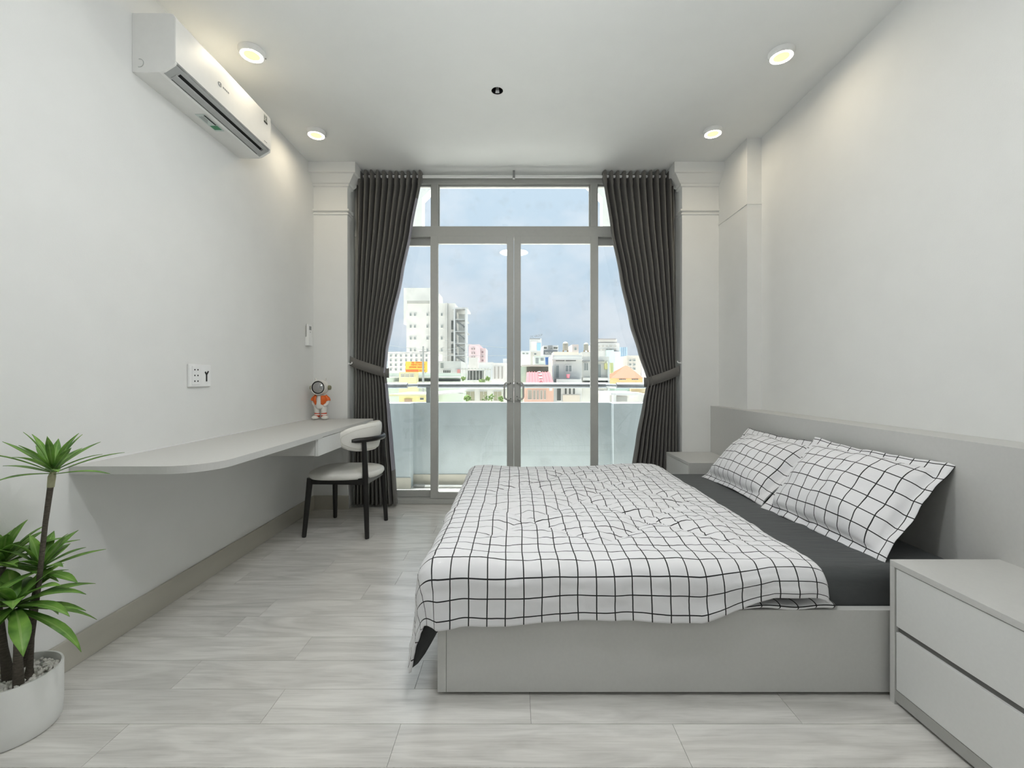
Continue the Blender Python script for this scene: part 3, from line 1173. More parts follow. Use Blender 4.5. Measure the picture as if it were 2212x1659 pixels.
# bent top rail behind the pad
pts = []
for i in range(25):
    an = math.radians(-62 + 124 * i / 24)
    rr = pr + 0.040
    pts.append((pcx + rr * math.cos(an), pcy + rr * math.sin(an) * 0.92, 0.672 + 0.004 * math.cos(an)))
MB().tube(pts, [0.010, 0.016] + [0.0175] * 21 + [0.016, 0.010], 16).build('top_rail', M_CHAIRB, ch, smooth=True)

# ------------------------------------------------------------------ astronaut figurine
fg = thing('astronaut_figurine', (-1.575, 3.66, DZ), 'small white astronaut figurine in an orange vest standing on the desk', 'figurine')
M_FW = mat('figurine_white', 'E4E2DC', 0.45, var=0.02)
M_FO = mat('figurine_orange', 'E2661C', 0.45, var=0.05)
M_FR = mat('figurine_red', 'C8431F', 0.45, var=0.05)
M_FK = mat('figurine_khaki', '8C8A6E', 0.5)
M_VIS = mat('mirror_visor', 'B8B8B8', 0.06, metal=1.0, var=0.01)
fx0, fy0, fz0 = -1.575, 3.66, DZ


def ell(mb, c, r, n=20, m=12):
    prof = []
    vs, fs = [], []
    for i in range(m + 1):
        ph = -PI / 2 + PI * i / m
        for k in range(n):
            th = 2 * PI * k / n
            vs.append((c[0] + r[0] * math.cos(ph) * math.cos(th), c[1] + r[1] * math.cos(ph) * math.sin(th), c[2] + r[2] * math.sin(ph)))
    for i in range(m):
        for k in range(n):
            k2 = (k + 1) % n
            fs.append((i * n + k, i * n + k2, (i + 1) * n + k2, (i + 1) * n + k))
    return mb.add(vs, fs)


# body: torso, hips, two legs grown together
bd = MB()
bd.lathe([(0.030, 0.085), (0.040, 0.100), (0.043, 0.125), (0.040, 0.155), (0.036, 0.18), (0.030, 0.197), (0.016, 0.205)], (fx0, fy0, fz0), 24)
for sx in (-1, 1):
    bd.lathe([(0.018, 0.03), (0.021, 0.05), (0.024, 0.075), (0.027, 0.095), (0.022, 0.115)], (fx0 + sx * 0.026, fy0, fz0), 18)
    bd.tube([(fx0 + sx * 0.036, fy0 + 0.004, fz0 + 0.185), (fx0 + sx * 0.058, fy0 + 0.006, fz0 + 0.160), (fx0 + sx * 0.052, fy0 - 0.006, fz0 + 0.125), (fx0 + sx * 0.036, fy0 - 0.026, fz0 + 0.112)], [0.015, 0.016, 0.014, 0.011], 12)
bd.build('body', M_FW, fg, smooth=True, angle=60)
hd = MB()
ell(hd, (fx0, fy0, fz0 + 0.262), (0.066, 0.060, 0.062))
hel = hd.build('helmet', M_FW, fg, smooth=True)
MB().lathe([(0.058, -0.028), (0.060, -0.046), (0.056, -0.052), (0.052, -0.050), (0.050, -0.030)], (fx0, fy0, fz0 + 0.262), 32, axis='y').build('visor_ring', M_FW, hel, smooth=True)
MB().lathe([(0.0525, -0.046), (0.0525, -0.0505), (0.048, -0.0505), (0.048, -0.046)], (fx0, fy0, fz0 + 0.262), 32, axis='y').build('visor_seal', M_BLACK, hel)
vz = MB()
ell(vz, (fx0, fy0 - 0.040, fz0 + 0.262), (0.049, 0.026, 0.049), 28, 16)
vz.build('visor', M_VIS, hel, smooth=True)
for sx in (-1, 1):
    MB().lathe([(0.006, 0.0), (0.018, 0.002), (0.020, 0.010), (0.017, 0.020), (0.006, 0.022)] if sx > 0 else [(0.006, -0.022), (0.017, -0.020), (0.020, -0.010), (0.018, -0.002), (0.006, 0.0)],
               (fx0 + sx * 0.062, fy0, fz0 + 0.260), 20, axis='x').build('ear_pad', M_FK, hel, smooth=True)
    MB().tube([(fx0 + sx * 0.034, fy0, fz0 + 0.312), (fx0 + sx * 0.040, fy0, fz0 + 0.328), (fx0 + sx * 0.041, fy0, fz0 + 0.338)], [0.007, 0.006, 0.005], 10).build('antenna', M_FW, hel, smooth=True)
    # vest half
    vv, vf = [], []
    for i in range(9):
        an = math.radians(-90 + sx * (22 + 100 * i / 8))
        for j in range(7):
            zz = fz0 + 0.197 - 0.082 * j / 6 * (1 - 0.35 * abs(i - 3) / 8)
            rr = 0.036 + 0.011 * math.sin(PI * min(1, j / 5.0)) + 0.006
            vv.append((fx0 + rr * math.cos(an) * 1.12, fy0 + rr * math.sin(an), zz))
    for i in range(8):
        for j in range(6):
            k = i * 7 + j
            vf.append((k, k + 7, k + 8, k + 1))
    vo = MB().add(vv, vf).build('vest', M_FO, fg, smooth=True)
    md = vo.modifiers.new('thickness', 'SOLIDIFY')
    md.thickness = 0.007
    MB().tube([(fx0 + sx * 0.034, fy0 - 0.002, fz0 + 0.190), (fx0 + sx * 0.058, fy0 + 0.002, fz0 + 0.166), (fx0 + sx * 0.063, fy0, fz0 + 0.152)], [0.018, 0.0195, 0.0185], 14).build('sleeve', M_FO, fg, smooth=True)
    # boot
    fo = 0.010 if sx > 0 else -0.006
    bt = MB()
    ell(bt, (fx0 + sx * 0.032 + fo, fy0 - 0.016, fz0 + 0.017), (0.027, 0.034, 0.0175))
    bto = bt.build('boot', M_FW, fg, smooth=True)
    MB().lathe([(0.021, 0.022), (0.0225, 0.034), (0.0225, 0.052), (0.020, 0.058)], (fx0 + sx * 0.027, fy0, fz0), 20).build('boot_cuff', M_FR, bto, smooth=True)
    MB().lathe([(0.0225, 0.036), (0.0238, 0.038), (0.0238, 0.044), (0.0225, 0.046)], (fx0 + sx * 0.027, fy0, fz0), 20).build('boot_strap', M_FW, bto, smooth=True)
MB().lathe([(0.020, 0.0), (0.020, 0.012)], (fx0, fy0, fz0 + 0.196), 20).build('collar', M_FW, fg, smooth=True)

# ------------------------------------------------------------------ air conditioner
ac = thing('air_conditioner', (XL, 2.378, 2.456), 'white split air conditioner high on the left wall', 'air conditioner')
AY0, AY1 = 1.987, 2.769


def acp(d, z):
    return (XL + d, z)


def acc(t, off):
    """point on the slanting outlet face: t from the front edge down, off along its outward normal"""
    return (0.186 - 0.857 * 0.0677 * t + 0.517 * off, 2.497 - 0.517 * 0.0677 * t - 0.857 * off)


prof = [(0.001, 2.458), (0.060, 2.456), (0.118, 2.458), acc(1.0, -0.002), acc(1.0, -0.013), acc(0.0, -0.013), (0.186, 2.51), (0.186, 2.694), (0.176, 2.712), (0.150, 2.716), (0.001, 2.716)]
MB().prism([acp(*p) for p in prof], AY0 + 0.012, AY1 - 0.012).build('body', M_ACW, ac)
capp = [(0.001, 2.458), (0.060, 2.455), (0.120, 2.457), (0.142, 2.464), (0.186, 2.492), (0.190, 2.50), (0.190, 2.697), (0.178, 2.714), (0.150, 2.718), (0.001, 2.718)]
MB().prism([acp(*p) for p in capp], AY0, AY0 + 0.012).build('end_cap', M_ACW, ac)
MB().prism([acp(*p) for p in capp], AY1 - 0.012, AY1).build('end_cap', M_ACW, ac)
MB().prism([acp(*p) for p in [(0.182, 2.507), (0.192, 2.507), (0.192, 2.697), (0.180, 2.715), (0.150, 2.719), (0.150, 2.712), (0.172, 2.708), (0.182, 2.694)]],
           AY0 + 0.002, AY1 - 0.002).build('front_panel', M_ACW, ac)
# outlet: grey lips, dark throat, louvre
MB().prism([acp(*p) for p in [acc(0.0, 0.0005), acc(0.27, 0.0005), acc(0.27, -0.011), acc(0.0, -0.011)]], AY0 + 0.013, AY1 - 0.013).build('outlet_lip', M_ACG, ac)
for ya, yb in ((AY0 + 0.013, AY0 + 0.060), (AY1 - 0.045, AY1 - 0.013)):
    MB().prism([acp(*p) for p in [acc(0.0, 0.0), acc(0.99, 0.0), acc(0.99, -0.0105), acc(0.0, -0.0105)]], ya, yb).build('outlet_end', M_ACG, ac)
MB().prism([acp(*p) for p in [acc(0.2, -0.0105), acc(0.99, -0.0105), acc(0.99, -0.0125), acc(0.2, -0.0125)]], AY0 + 0.04, AY1 - 0.03).build('outlet_throat', M_BLACK, ac)
MB().prism([acp(*p) for p in [acc(0.50, 0.002), acc(0.55, 0.004), acc(0.92, 0.002), acc(0.92, -0.003), acc(0.50, -0.002)]], AY0 + 0.050, AY1 - 0.040).build('louvre', M_ACG, ac)
# end cap details
MB().tube([(XL + 0.034 + 0.018 * math.cos(a_), AY0 - 0.0005, 2.497 + 0.018 * math.sin(a_)) for a_ in [PI * (0.55 - 1.15 * k / 14) for k in range(15)]], 0.0014, 6).build('pipe_knockout', M_ACG, ac)
# logo: small open ring and a line of letters
yl = 2.30
lg = []
for k in range(17):
    an = math.radians(40 + 290 * k / 16)
    lg.append((XL + 0.1925, yl - 0.012 + 0.013 * math.cos(an), 2.600 + 0.009 * math.sin(an)))
MB().tube(lg, 0.0022, 6).tube([(XL + 0.1925, yl - 0.012, 2.600), (XL + 0.1925, yl - 0.001, 2.600)], 0.002, 6).build('logo', M_PLASTG, ac)
for k in range(4):
    MB().box(XL + 0.192, XL + 0.1928, yl + 0.012 + k * 0.013, yl + 0.022 + k * 0.013, 2.596, 2.604).build('logo_letter', M_PLASTG, ac)
st = MB().box(XL + 0.192, XL + 0.1928, 2.690, 2.728, 2.640, 2.690).build('sticker', mat('sticker_silver', 'C9CCC4', 0.4), ac)
text_mesh('sticker_number', '12', (XL + 0.1930, 2.694, 2.658), (0, 1, 0), (0, 0, 1), M_BLACK, st, 0.024, 0.030, 0.0004)
MB().box(XL + 0.1928, XL + 0.1932, 2.690, 2.728, 2.640, 2.652).build('sticker_band', M_BLACK, st)
MB().box(XL + 0.192, XL + 0.1927, 2.694, 2.726, 2.528, 2.531).build('brand_line', M_PLASTG, ac)
lb = MB().box(XL + 0.055, XL + 0.105, 2.30, 2.46, 2.4545, 2.4553).build('energy_label', mat('label_pale', 'CFDAD6', 0.4), ac)
MB().box(XL + 0.062, XL + 0.100, 2.405, 2.445, 2.4538, 2.4545).build('label_field', mat('label_green', '2F8A5C', 0.4), lb)
MB().box(XL + 0.093, XL + 0.101, 2.31, 2.40, 2.4538, 2.4545).build('label_bar', M_BLACK, lb)
for k in range(3):
    MB().box(XL + 0.064 + 0.009 * k, XL + 0.068 + 0.009 * k, 2.32, 2.38 - 0.012 * k, 2.4538, 2.4545).build('label_line', M_PLASTG, lb)

# ------------------------------------------------------------------ ceiling lamps, then added fill lights
M_LENS = emit_mat('lamp_ring_light', (1.0, 0.86, 0.64), LAMP_STRENGTH)
M_CHIP = emit_mat('lamp_centre_light', (1.0, 0.93, 0.42), 0.95)


def lamp(x, y, label, group=None):
    t = thing('ceiling_lamp', (x, y, ZC), label, 'ceiling lamp', group)
    MB().lathe([(0.066, 0.0), (0.066, -0.012), (0.062, -0.026), (0.058, -0.030), (0.056, -0.030), (0.054, -0.024), (0.0, -0.024)],
               (x, y, ZC - 0.0005), 40, close=False).build('housing', M_PLASTIC, t, smooth=True)
    MB().lathe([(0.040, -0.0285), (0.0545, -0.0285)], (x, y, ZC), 40, close=False).build('lens_ring', M_LENS, t)
    MB().lathe([(0.0005, -0.0295), (0.038, -0.0290), (0.040, -0.0285)], (x, y, ZC), 40, close=False).build('lens_centre', M_CHIP, t, smooth=True)
    MB().lathe([(0.003, 0), (0.003, -0.003)], (x + 0.05, y + 0.045, ZC - 0.012), 8).build('screw', M_BLACK, t)
    return t


lamp(-1.425, 2.442, 'lit round ceiling lamp above the air conditioner')
lamp(-1.4275, 3.243, 'lit round ceiling lamp at the left near the curtain')
lamp(1.462, 2.453, 'lit round ceiling lamp at the upper right, nearer the viewer')
lamp(1.429, 3.224, 'lit round ceiling lamp at the right beside the wall column')


M_MAIN_FILL = emit_mat('main_fill_light', (0.975, 0.99, 1.0), MAIN_FILL)  # glow of the three added fill lights, all out of view
M_DOWN_FILL = emit_mat('down_fill_light', (0.985, 0.995, 1.0), DOWN_FILL)
M_REAR_FILL = emit_mat('rear_fill_light', (1.0, 0.99, 0.97), REAR_FILL)


def drum_fill(x, y, label, m):
    t = thing('rear_fill_drum', (x, y, ZC), label, 'ceiling light')
    MB().lathe([(0.12, 0.0), (0.124, -0.012), (0.124, -0.018), (0.0005, -0.018)], (x, y, ZC - 0.0005), 48, close=False).build('base_plate', M_PLASTIC, t, smooth=True)
    MB().lathe([(0.118, -0.018), (0.120, -0.022), (0.120, -0.036), (0.112, -0.044), (0.0005, -0.046)], (x, y, ZC), 48, close=False).build('drum_shade', m, t, smooth=True)
    return t


pn = thing('fill_pendant', (0.0, 0.95, ZC), 'added unseen globe fill light hanging above the front of the bed, over the picture edge', 'fill light')  # added globe, unseen, lifts the brightness of walls and ceiling
MB().lathe([(0.05, 0.0), (0.05, -0.018), (0.042, -0.024), (0.0005, -0.024)], (0.0, 0.95, ZC - 0.0005), 32, close=False).build('canopy', M_PLASTIC, pn, smooth=True)
MB().tube([(0.0, 0.95, ZC - 0.022), (0.0, 0.95, 2.40)], 0.003, 8).build('cord', M_PLASTIC, pn)
MB().lathe([(0.022, 2.445), (0.024, 2.44), (0.024, 2.375), (0.022, 2.373)], (0.0, 0.95, 0.0), 24).build('lamp_holder', M_PLASTIC, pn, smooth=True)
gbm = MB()
for_ = [(0.08 * math.cos(a_), 2.30 + 0.08 * math.sin(a_)) for a_ in [-PI / 2 * 0.995 + PI * 0.93 * k / 20 for k in range(21)]]
gbm.lathe(for_, (0.0, 0.95, 0.0), 40, close=False).build('globe', M_MAIN_FILL, pn, smooth=True)
dlm = thing('fill_downlight', (0.0, 1.72, ZC), 'added unseen large round fill downlight with a metal rim, over the picture edge', 'ceiling light')  # added downlight out of view, brightens floor and furniture tops
MB().lathe([(0.205, 0.0), (0.205, -0.046), (0.198, -0.048), (0.196, -0.046), (0.196, -0.036), (0.0005, -0.034)], (0.0, 1.72, ZC - 0.0005), 48, close=False).build('rim', M_PLASTIC, dlm, smooth=True)
MB().lathe([(0.0005, -0.040), (0.1955, -0.040)], (0.0, 1.72, ZC), 48, close=False).build('diffuser', M_DOWN_FILL, dlm)
drum_fill(0.0, -1.00, 'added unseen small round drum fill light in the rear of the room', M_REAR_FILL)  # added drum behind the camera, fills the near side of the bed

hole = thing('ceiling_opening', (HX, HY, ZC), 'small open round lamp hole with a loose wire in the ceiling middle', 'ceiling hole')
MB().lathe([(0.036, -0.0005), (0.0395, -0.0025), (0.0395, 0.0), (0.036, 0.002)], (HX, HY, ZC), 32, close=False).build('rim', M_PLASTIC, hole, smooth=True)
MB().lathe([(0.036, 0.0), (0.036, 0.12), (0.0005, 0.12)], (HX, HY, ZC), 32, close=False).build('recess', M_BLACK, hole)
MB().prism([(HX - 0.012, ZC + 0.004), (HX + 0.012, ZC + 0.004), (HX + 0.008, ZC + 0.05), (HX - 0.008, ZC + 0.05)], HY + 0.022, HY + 0.028).build('connector', M_PLASTIC, hole)
MB().tube([(HX, HY + 0.022, ZC + 0.03), (HX + 0.003, HY + 0.005, ZC + 0.018), (HX, HY - 0.02, ZC + 0.03), (HX, HY - 0.03, ZC + 0.09)], 0.003, 8).build('wire', M_PLASTG, hole, smooth=True)

# ------------------------------------------------------------------ wall plates
sk = thing('wall_socket', (XL, 2.365, 1.117), 'white wall plate with three pairs of socket holes above the desk', 'socket')
MB().box(XL, XL + 0.014, 2.322, 2.408, 1.057, 1.177, 0.004).build('plate', M_PLASTIC, sk)
MB().box(XL + 0.013, XL + 0.018, 2.337, 2.393, 1.068, 1.166, 0.002).build('insert', M_PLASTIC, sk)
for k in range(3):
    for s_ in (-1, 1):
        MB().lathe([(0.0042, 0.0), (0.0042, 0.001)], (XL + 0.0178, 2.365 + s_ * 0.0115, 1.147 - 0.030 * k), 10, axis='x').build('socket_hole', M_BLACK, sk)
ss = thing('wall_key_socket', (XL, 2.45, 1.115), 'white wall plate with a dark Y-shaped opening, next to the socket', 'socket')
MB().box(XL, XL + 0.010, 2.410, 2.490, 1.057, 1.175, 0.003).build('plate', M_PLASTIC, ss)
hb_ = MB()
for a_, b_ in (((2.454, 1.085), (2.454, 1.125)), ((2.454, 1.122), (2.443, 1.137)), ((2.454, 1.122), (2.468, 1.140))):
    hb_.tube([(XL + 0.0095, a_[0], a_[1]), (XL + 0.0095, b_[0], b_[1])], 0.0045, 8)
hb_.build('opening', M_BLACK, ss)
rm = thing('remote_control', (XL, 3.67, 1.46), 'slim white remote in a wall holder in the corner', 'remote')
MB().box(XL, XL + 0.030, 3.635, 3.705, 1.368, 1.44, 0.003).build('holder', M_PLASTIC, rm)
MB().box(XL + 0.006, XL + 0.026, 3.640, 3.700, 1.39, 1.545, 0.004).build('remote_body', M_PLASTIC, rm)
MB().box(XL + 0.0255, XL + 0.0268, 3.652, 3.688, 1.497, 1.528).build('screen', M_PLASTG, rm)
MB().lathe([(0.004, 0), (0.004, 0.0015)], (XL + 0.026, 3.67, 1.480), 10, axis='x').build('button', M_PLASTG, rm)

# ------------------------------------------------------------------ curtains
YC = 3.862
CPP = YC / FPX


def interp(tab, v):
    if v <= tab[0][0]:
        return tab[0][1]
    for (a0, b0), (a1, b1) in zip(tab, tab[1:]):
        if v <= a1:
            t = (v - a0) / (a1 - a0)
            t = t * t * (3 - 2 * t) * 0.35 + t * 0.65
            return b0 + (b1 - b0) * t
    return tab[-1][1]


def curtain(label, side, outer, inner, tie_py):
    """side -1 left, +1 right; outer/inner: px tables by py"""
    root = thing('curtain', (side * 1.2, YC, 0.0), label, 'curtain', 'charcoal curtains tied back at the window')
    NF, NSEG, NZ = 11, 16, 96
    nc = NF * NSEG
    ztop, zbot = 2.872, 0.022
    vs, fs, mi = [], [], []
    for i in range(NZ + 1):
        t = i / NZ
        z = ztop + (zbot - ztop) * t
        py = VPY - (z - EYE) / CPP
        xo, xi = (interp(outer, py) - VPX) * CPP, (interp(inner, py) - VPX) * CPP
        dt = abs(py - tie_py)
        pinch = math.exp(-(dt / 70.0) ** 2)
        head = max(0.0, min(1.0, 1 - (ztop - z - 0.10) / 0.03)) if ztop - z > 0.10 else 1.0
        amp = 0.043 + 0.004 * head - 0.018 * pinch
        for j in range(nc + 1):
            s = j / nc
            # folds crowd towards the outer side below the heading
            down = min(1.0, max(0.0, (py - 480) / 330.0))
            sw = s ** (1.0 + 0.25 * down)
            x = xo + (xi - xo) * sw
            ph = 2 * PI * NF * s + 0.35 * math.sin(3 * t + 5 * s) * (1 - head)
            w = math.sin(ph)
            w = math.copysign(abs(w) ** (0.55 if head > 0.5 else 0.8), w)
            a2 = amp * (1 + 0.25 * math.sin(7.0 * s + 2 * t * (1 - head)))
            y = YC - 0.012 * pinch + a2 * w
            if head > 0.5:
                x += side * -0.004 * math.cos(ph)
            # keep top scalloped
            zz = z
            if i == 0:
                zz = z - 0.010 * (1 - abs(w))
            vs.append((x, min(y, 3.925), zz))
    for i in range(NZ):
        for j in range(nc):
            k = i * (nc + 1) + j
            fs.append((k, k + 1, k + nc + 2, k + nc + 1))
            s = j / nc
            z = ztop + (zbot - ztop) * (i / NZ)
            py = VPY - (z - EYE) / CPP
            lin_ = 0
            if side < 0 and s > 0.955 and (430 < py < tie_py - 5 or tie_py + 20 < py < 1010):
                lin_ = 1
            mi.append(lin_)
    me = bpy.data.meshes.new('fabric')
    me.from_pydata(vs, [], fs)
    me.materials.append(M_CURT)
    me.materials.append(M_LINING)
    me.polygons.foreach_set('material_index', mi)
    me.polygons.foreach_set('use_smooth', [True] * len(me.polygons))
    o = bpy.data.objects.new('fabric', me)
    COL.objects.link(o)
    attach(o, root)
    sm = o.modifiers.new('thickness', 'SOLIDIFY')
    sm.thickness = 0.003
    sm.offset = 0
    # heading tape: stiff upper hem
    # tie band
    xo_t, xi_t = (interp(outer, tie_py) - VPX) * CPP, (interp(inner, tie_py) - VPX) * CPP
    path = []
    hookx = (PXL + 0.012) if side < 0 else (PXR - 0.012)
    zi, zo = EYE - (tie_py - VPY) * CPP, EYE - (tie_py - 26 - VPY) * CPP
    for k in range(13):
        f = k / 12.0
        x = hookx + (xi_t - side * 0.006 - hookx) * f
        z = zo + (zi - zo) * (f ** 0.9)
        y = 3.826 - 0.020 * math.sin(PI * min(1, f * 1.15)) + 0.02 * max(0, f - 0.85) / 0.15
        path.append((x, y, z))
    path += [(xi_t - side * 0.018, 3.868, zi), (xi_t - side * 0.006, 3.90, zi + 0.005)]
    bvs, bfs = [], []
    hb2 = 0.040
    for (x, y, z) in path:
        bvs += [(x, y, z - hb2), (x, y, z + hb2)]
    for k in range(len(path) - 1):
        bfs.append((2 * k, 2 * k + 2, 2 * k + 3, 2 * k + 1))
    tb = MB().add(bvs, bfs).build('tieback', M_CURT, root, smooth=True, angle=180)
    sm = tb.modifiers.new('thickness', 'SOLIDIFY')
    sm.thickness = 0.006
    # eyelets on the pole
    for k in range(NF):
        s = (k + 0.5) / NF
        x = (interp(outer, 380) - VPX) * CPP * (1 - s) + (interp(inner, 380) - VPX) * CPP * s
        MB().lathe([(0.015, -0.0025), (0.021, -0.0025), (0.021, 0.0025), (0.015, 0.0025), (0.015, -0.0025)], (x, YC, 2.838), 20, axis='x', close=False).build('eyelet', M_STEEL, root, smooth=True)
    return root


curtain('charcoal curtain tied back at the left of the window, behind the chair', -1,
        [(360, 770), (780, 771), (820, 772), (1100, 765)],
        [(360, 913), (385, 912), (500, 891), (600, 871), (700, 849), (760, 838), (805, 834), (840, 838), (900, 843), (960, 848), (1020, 853), (1100, 858)], 806)
curtain('charcoal curtain tied back at the right of the window, behind the bed', 1,
        [(360, 1455), (780, 1458), (1000, 1460), (1100, 1462)],
        [(360, 1301), (385, 1302), (500, 1319), (600, 1338), (700, 1360), (760, 1378), (822, 1398), (870, 1389), (950, 1375), (1010, 1366), (1100, 1354)], 826)
rod = thing('curtain_rod', (0, YC, 2.838), 'thin white curtain rod on ceiling brackets across the window', 'curtain rod')
MB().lathe([(0.0125, PXL + 0.11), (0.0125, PXR - 0.11)], (0, YC, 2.838), 18, axis='x').build('pole', M_PLASTIC, rod, smooth=True)
br = MB().box(-0.011, 0.011, YC - 0.016, YC + 0.016, 2.820, 2.824).box(-0.009, 0.009, YC - 0.019, YC - 0.014, 2.820, ZC - 0.001)
br.build('bracket', M_PLASTG, rod)
for s_, lab in ((-1, 'small white curtain hook beside the left curtain'), (1, 'small white curtain hook beside the right curtain')):
    xh = PXL if s_ < 0 else PXR
    zh = 1.225 if s_ < 0 else 1.235
    hk = thing('curtain_hook', (xh, 3.815, zh), lab, 'hook', 'curtain hooks')
    MB().lathe([(0.012, 0.0), (0.012, 0.004)] if s_ < 0 else [(0.012, -0.004), (0.012, 0.0)], (xh, 3.815, zh), 14, axis='x').build('base', M_PLASTIC, hk)
    MB().tube([(xh, 3.815, zh), (xh - s_ * 0.020, 3.815, zh), (xh - s_ * 0.030, 3.812, zh + 0.006), (xh - s_ * 0.032, 3.810, zh + 0.016)], [0.005, 0.005, 0.0055, 0.006], 10).build('hook_arm', M_PLASTIC, hk, smooth=True)

# ------------------------------------------------------------------ potted plant
PCX, PCY, PR = -1.570, 1.403, 0.117
pl = thing('potted_plant', (PCX, PCY, 0), 'leafy green plant with bare stems in a white round pot', 'potted plant')
MB().lathe([(0.098, 0.0), (0.108, 0.002), (0.114, 0.012), (PR, 0.05), (PR, 0.178), (PR - 0.001, 0.181), (PR - 0.006, 0.181), (PR - 0.007, 0.178), (PR - 0.008, 0.150), (0.0005, 0.150)],
           (PCX, PCY, 0), 64, close=False).build('pot', M_POT, pl, smooth=True)
# pebbles on the soil
bm0 = bmesh.new()
bmesh.ops.create_icosphere(bm0, subdivisions=1, radius=1.0)
peb_v = [v.co.copy() for v in bm0.verts]
bm0.verts.index_update()
peb_f = [tuple(v.index for v in f.verts) for f in bm0.faces]
bm0.free()
pb = MB()
rnd = random.Random(3)
for k in range(420):
    rr = (PR - 0.014) * math.sqrt(rnd.random())
    an = rnd.random() * 2 * PI
    sz = 0.0045 + 0.005 * rnd.random()
    rot = Matrix.Rotation(rnd.random() * 6, 3, 'Z') @ Matrix.Rotation(rnd.random() * 6, 3, 'X')
    c_ = Vector((PCX + rr * math.cos(an), PCY + rr * math.sin(an), 0.154 + 0.012 * rnd.random()))
    pb.add([tuple(c_ + rot @ Vector((v.x * sz * 1.3, v.y * sz, v.z * sz * 0.75))) for v in peb_v], peb_f)
po = pb.build('pebbles', M_STONE, pl)
po['kind'] = 'stuff'


def leaf(base, dirh, elev, length, width, droop, seed):
    """one long blade, folded along the midrib"""
    NL = 9
    d = Vector((math.cos(dirh), math.sin(dirh), 0))
    side = Vector((-math.sin(dirh), math.cos(dirh), 0))
    vs, uv, fs = [], [], []
    pos = Vector(base)
    e = elev
    for i in range(NL + 1):
        t = i / NL
        w = width * (0.18 + 0.82 * math.sin(PI * min(1.0, 0.10 + t * 0.62)) ** 1.2) * (1 if t < 0.55 else max(0.02, 1 - ((t - 0.55) / 0.45) ** 1.6))
        up = d * (-math.sin(e)) + Vector((0, 0, math.cos(e)))
        for s_ in (-1, 0, 1):
            p = pos + side * (s_ * w * 0.5) + up * (abs(s_) * w * 0.12)
            vs.append(p)
            uv.append((t, 0.5 + 0.5 * s_))
        e -= droop / NL * (0.4 + 1.2 * t)
        pos = pos + (d * math.cos(e) + Vector((0, 0, math.sin(e)))) * (length / NL)
    for i in range(NL):
        for s_ in (0, 1):
            k = i * 3 + s_
            fs.append((k, k + 3, k + 4, k + 1))
    # keep clear of the wall
    vs = [Vector((max(v.x, XL + 0.006 + 0.002 * (k % 3)), v.y, v.z)) for k, v in enumerate(vs)]
    me = bpy.data.meshes.new('leaf')
    me.from_pydata([tuple(v) for v in vs], [], fs)
    l = me.uv_layers.new(name='cloth')
    for lp in me.loops:
        l.data[lp.index].uv = uv[lp.vertex_index]
    me.materials.append(M_LEAF)
    me.polygons.foreach_set('use_smooth', [True] * len(me.polygons))
    return me


def rosette(stem, c, nl, length, width, seed, lo, hi, droop, tilt=(0, 0)):
    rnd = random.Random(seed)
    for k in range(nl):
        f = k / (nl - 1)
        az = k * 2.39996 + rnd.uniform(-0.25, 0.25)
        el = math.radians(lo + (hi - lo) * f + rnd.uniform(-7, 7))
        el -= math.radians(tilt[0]) * math.cos(az - tilt[1])
        ln = length * (1.05 - 0.35 * f) * rnd.uniform(0.86, 1.12)
        base = Vector(c) + Vector((0.006 * math.cos(az), 0.006 * math.sin(az), 0.030 * f))
        me = leaf(base, az, el, ln, width * rnd.uniform(0.85, 1.15), droop * rnd.uniform(0.6, 1.3), seed + k)
        o = bpy.data.objects.new('leaf', me)
        COL.objects.link(o)
        attach(o, stem)
        s = o.modifiers.new('thickness', 'SOLIDIFY')
        s.thickness = 0.0012


def stem(pts, r):
    return MB().tube(pts, r, 12).build('stem', M_STEM, pl, smooth=True)


SY = 1.41
pA = [at(62, 1455, SY), at(68, 1380, SY), at(84, 1260, SY), at(98, 1130, SY), at(110, 1045, SY)]
pA[0].z = 0.15
s1 = stem([pA[0], pA[0].lerp(pA[1], 0.3)] + pA[1:], [0.015, 0.009, 0.007, 0.007, 0.0068, 0.008])
MB().tube([at(109.5, 1052, SY), at(112, 1030, SY), at(116, 1015, SY)], [0.009, 0.010, 0.006], 12).build('stem_tip', M_STEMP, s1, smooth=True)
rosette(s1, at(114, 1024, SY), 22, 0.155, 0.021, 11, 8, 75, 0.35)
pB = [at(40, 1450, 1.37), at(38, 1380, 1.37), at(30, 1325, 1.37)]
pB[0].z = 0.15
s2 = stem(pB, [0.014, 0.009, 0.009])
rosette(s2, at(32, 1318, 1.37), 26, 0.20, 0.046, 23, -30, 55, 0.75)
pC = [at(20, 1462, 1.40), at(8, 1400, 1.40), at(-4, 1300, 1.42), at(6, 1225, 1.44)]
pC[0].z = 0.15
s3 = stem(pC, [0.016, 0.010, 0.008, 0.008])
rosette(s3, at(6, 1222, 1.44), 20, 0.16, 0.036, 37, 0, 70, 0.5)
pD = [at(52, 1448, 1.46), at(60, 1380, 1.46), at(72, 1300, 1.46), at(86, 1238, 1.46)]
pD[0].z = 0.15
s4 = stem(pD, [0.012, 0.009, 0.008, 0.008])
rosette(s4, at(88, 1234, 1.46), 18, 0.145, 0.033, 51, -5, 72, 0.4)

# ------------------------------------------------------------------ city beyond the balcony
GZ = -13.0
structure(MB().box(-400, 400, 4.9, 700, GZ - 0.5, GZ).build('ground', mat('city_ground', 'D8D7D1', 0.9, scale=0.2, var=0.1)))


def cm(hexc, rough=0.85):
    c = tuple(int(int(hexc[i:i + 2], 16) * 0.83) for i in (0, 2, 4))
    return mat('city_' + hexc, c, rough, var=0.05, scale=0.6)


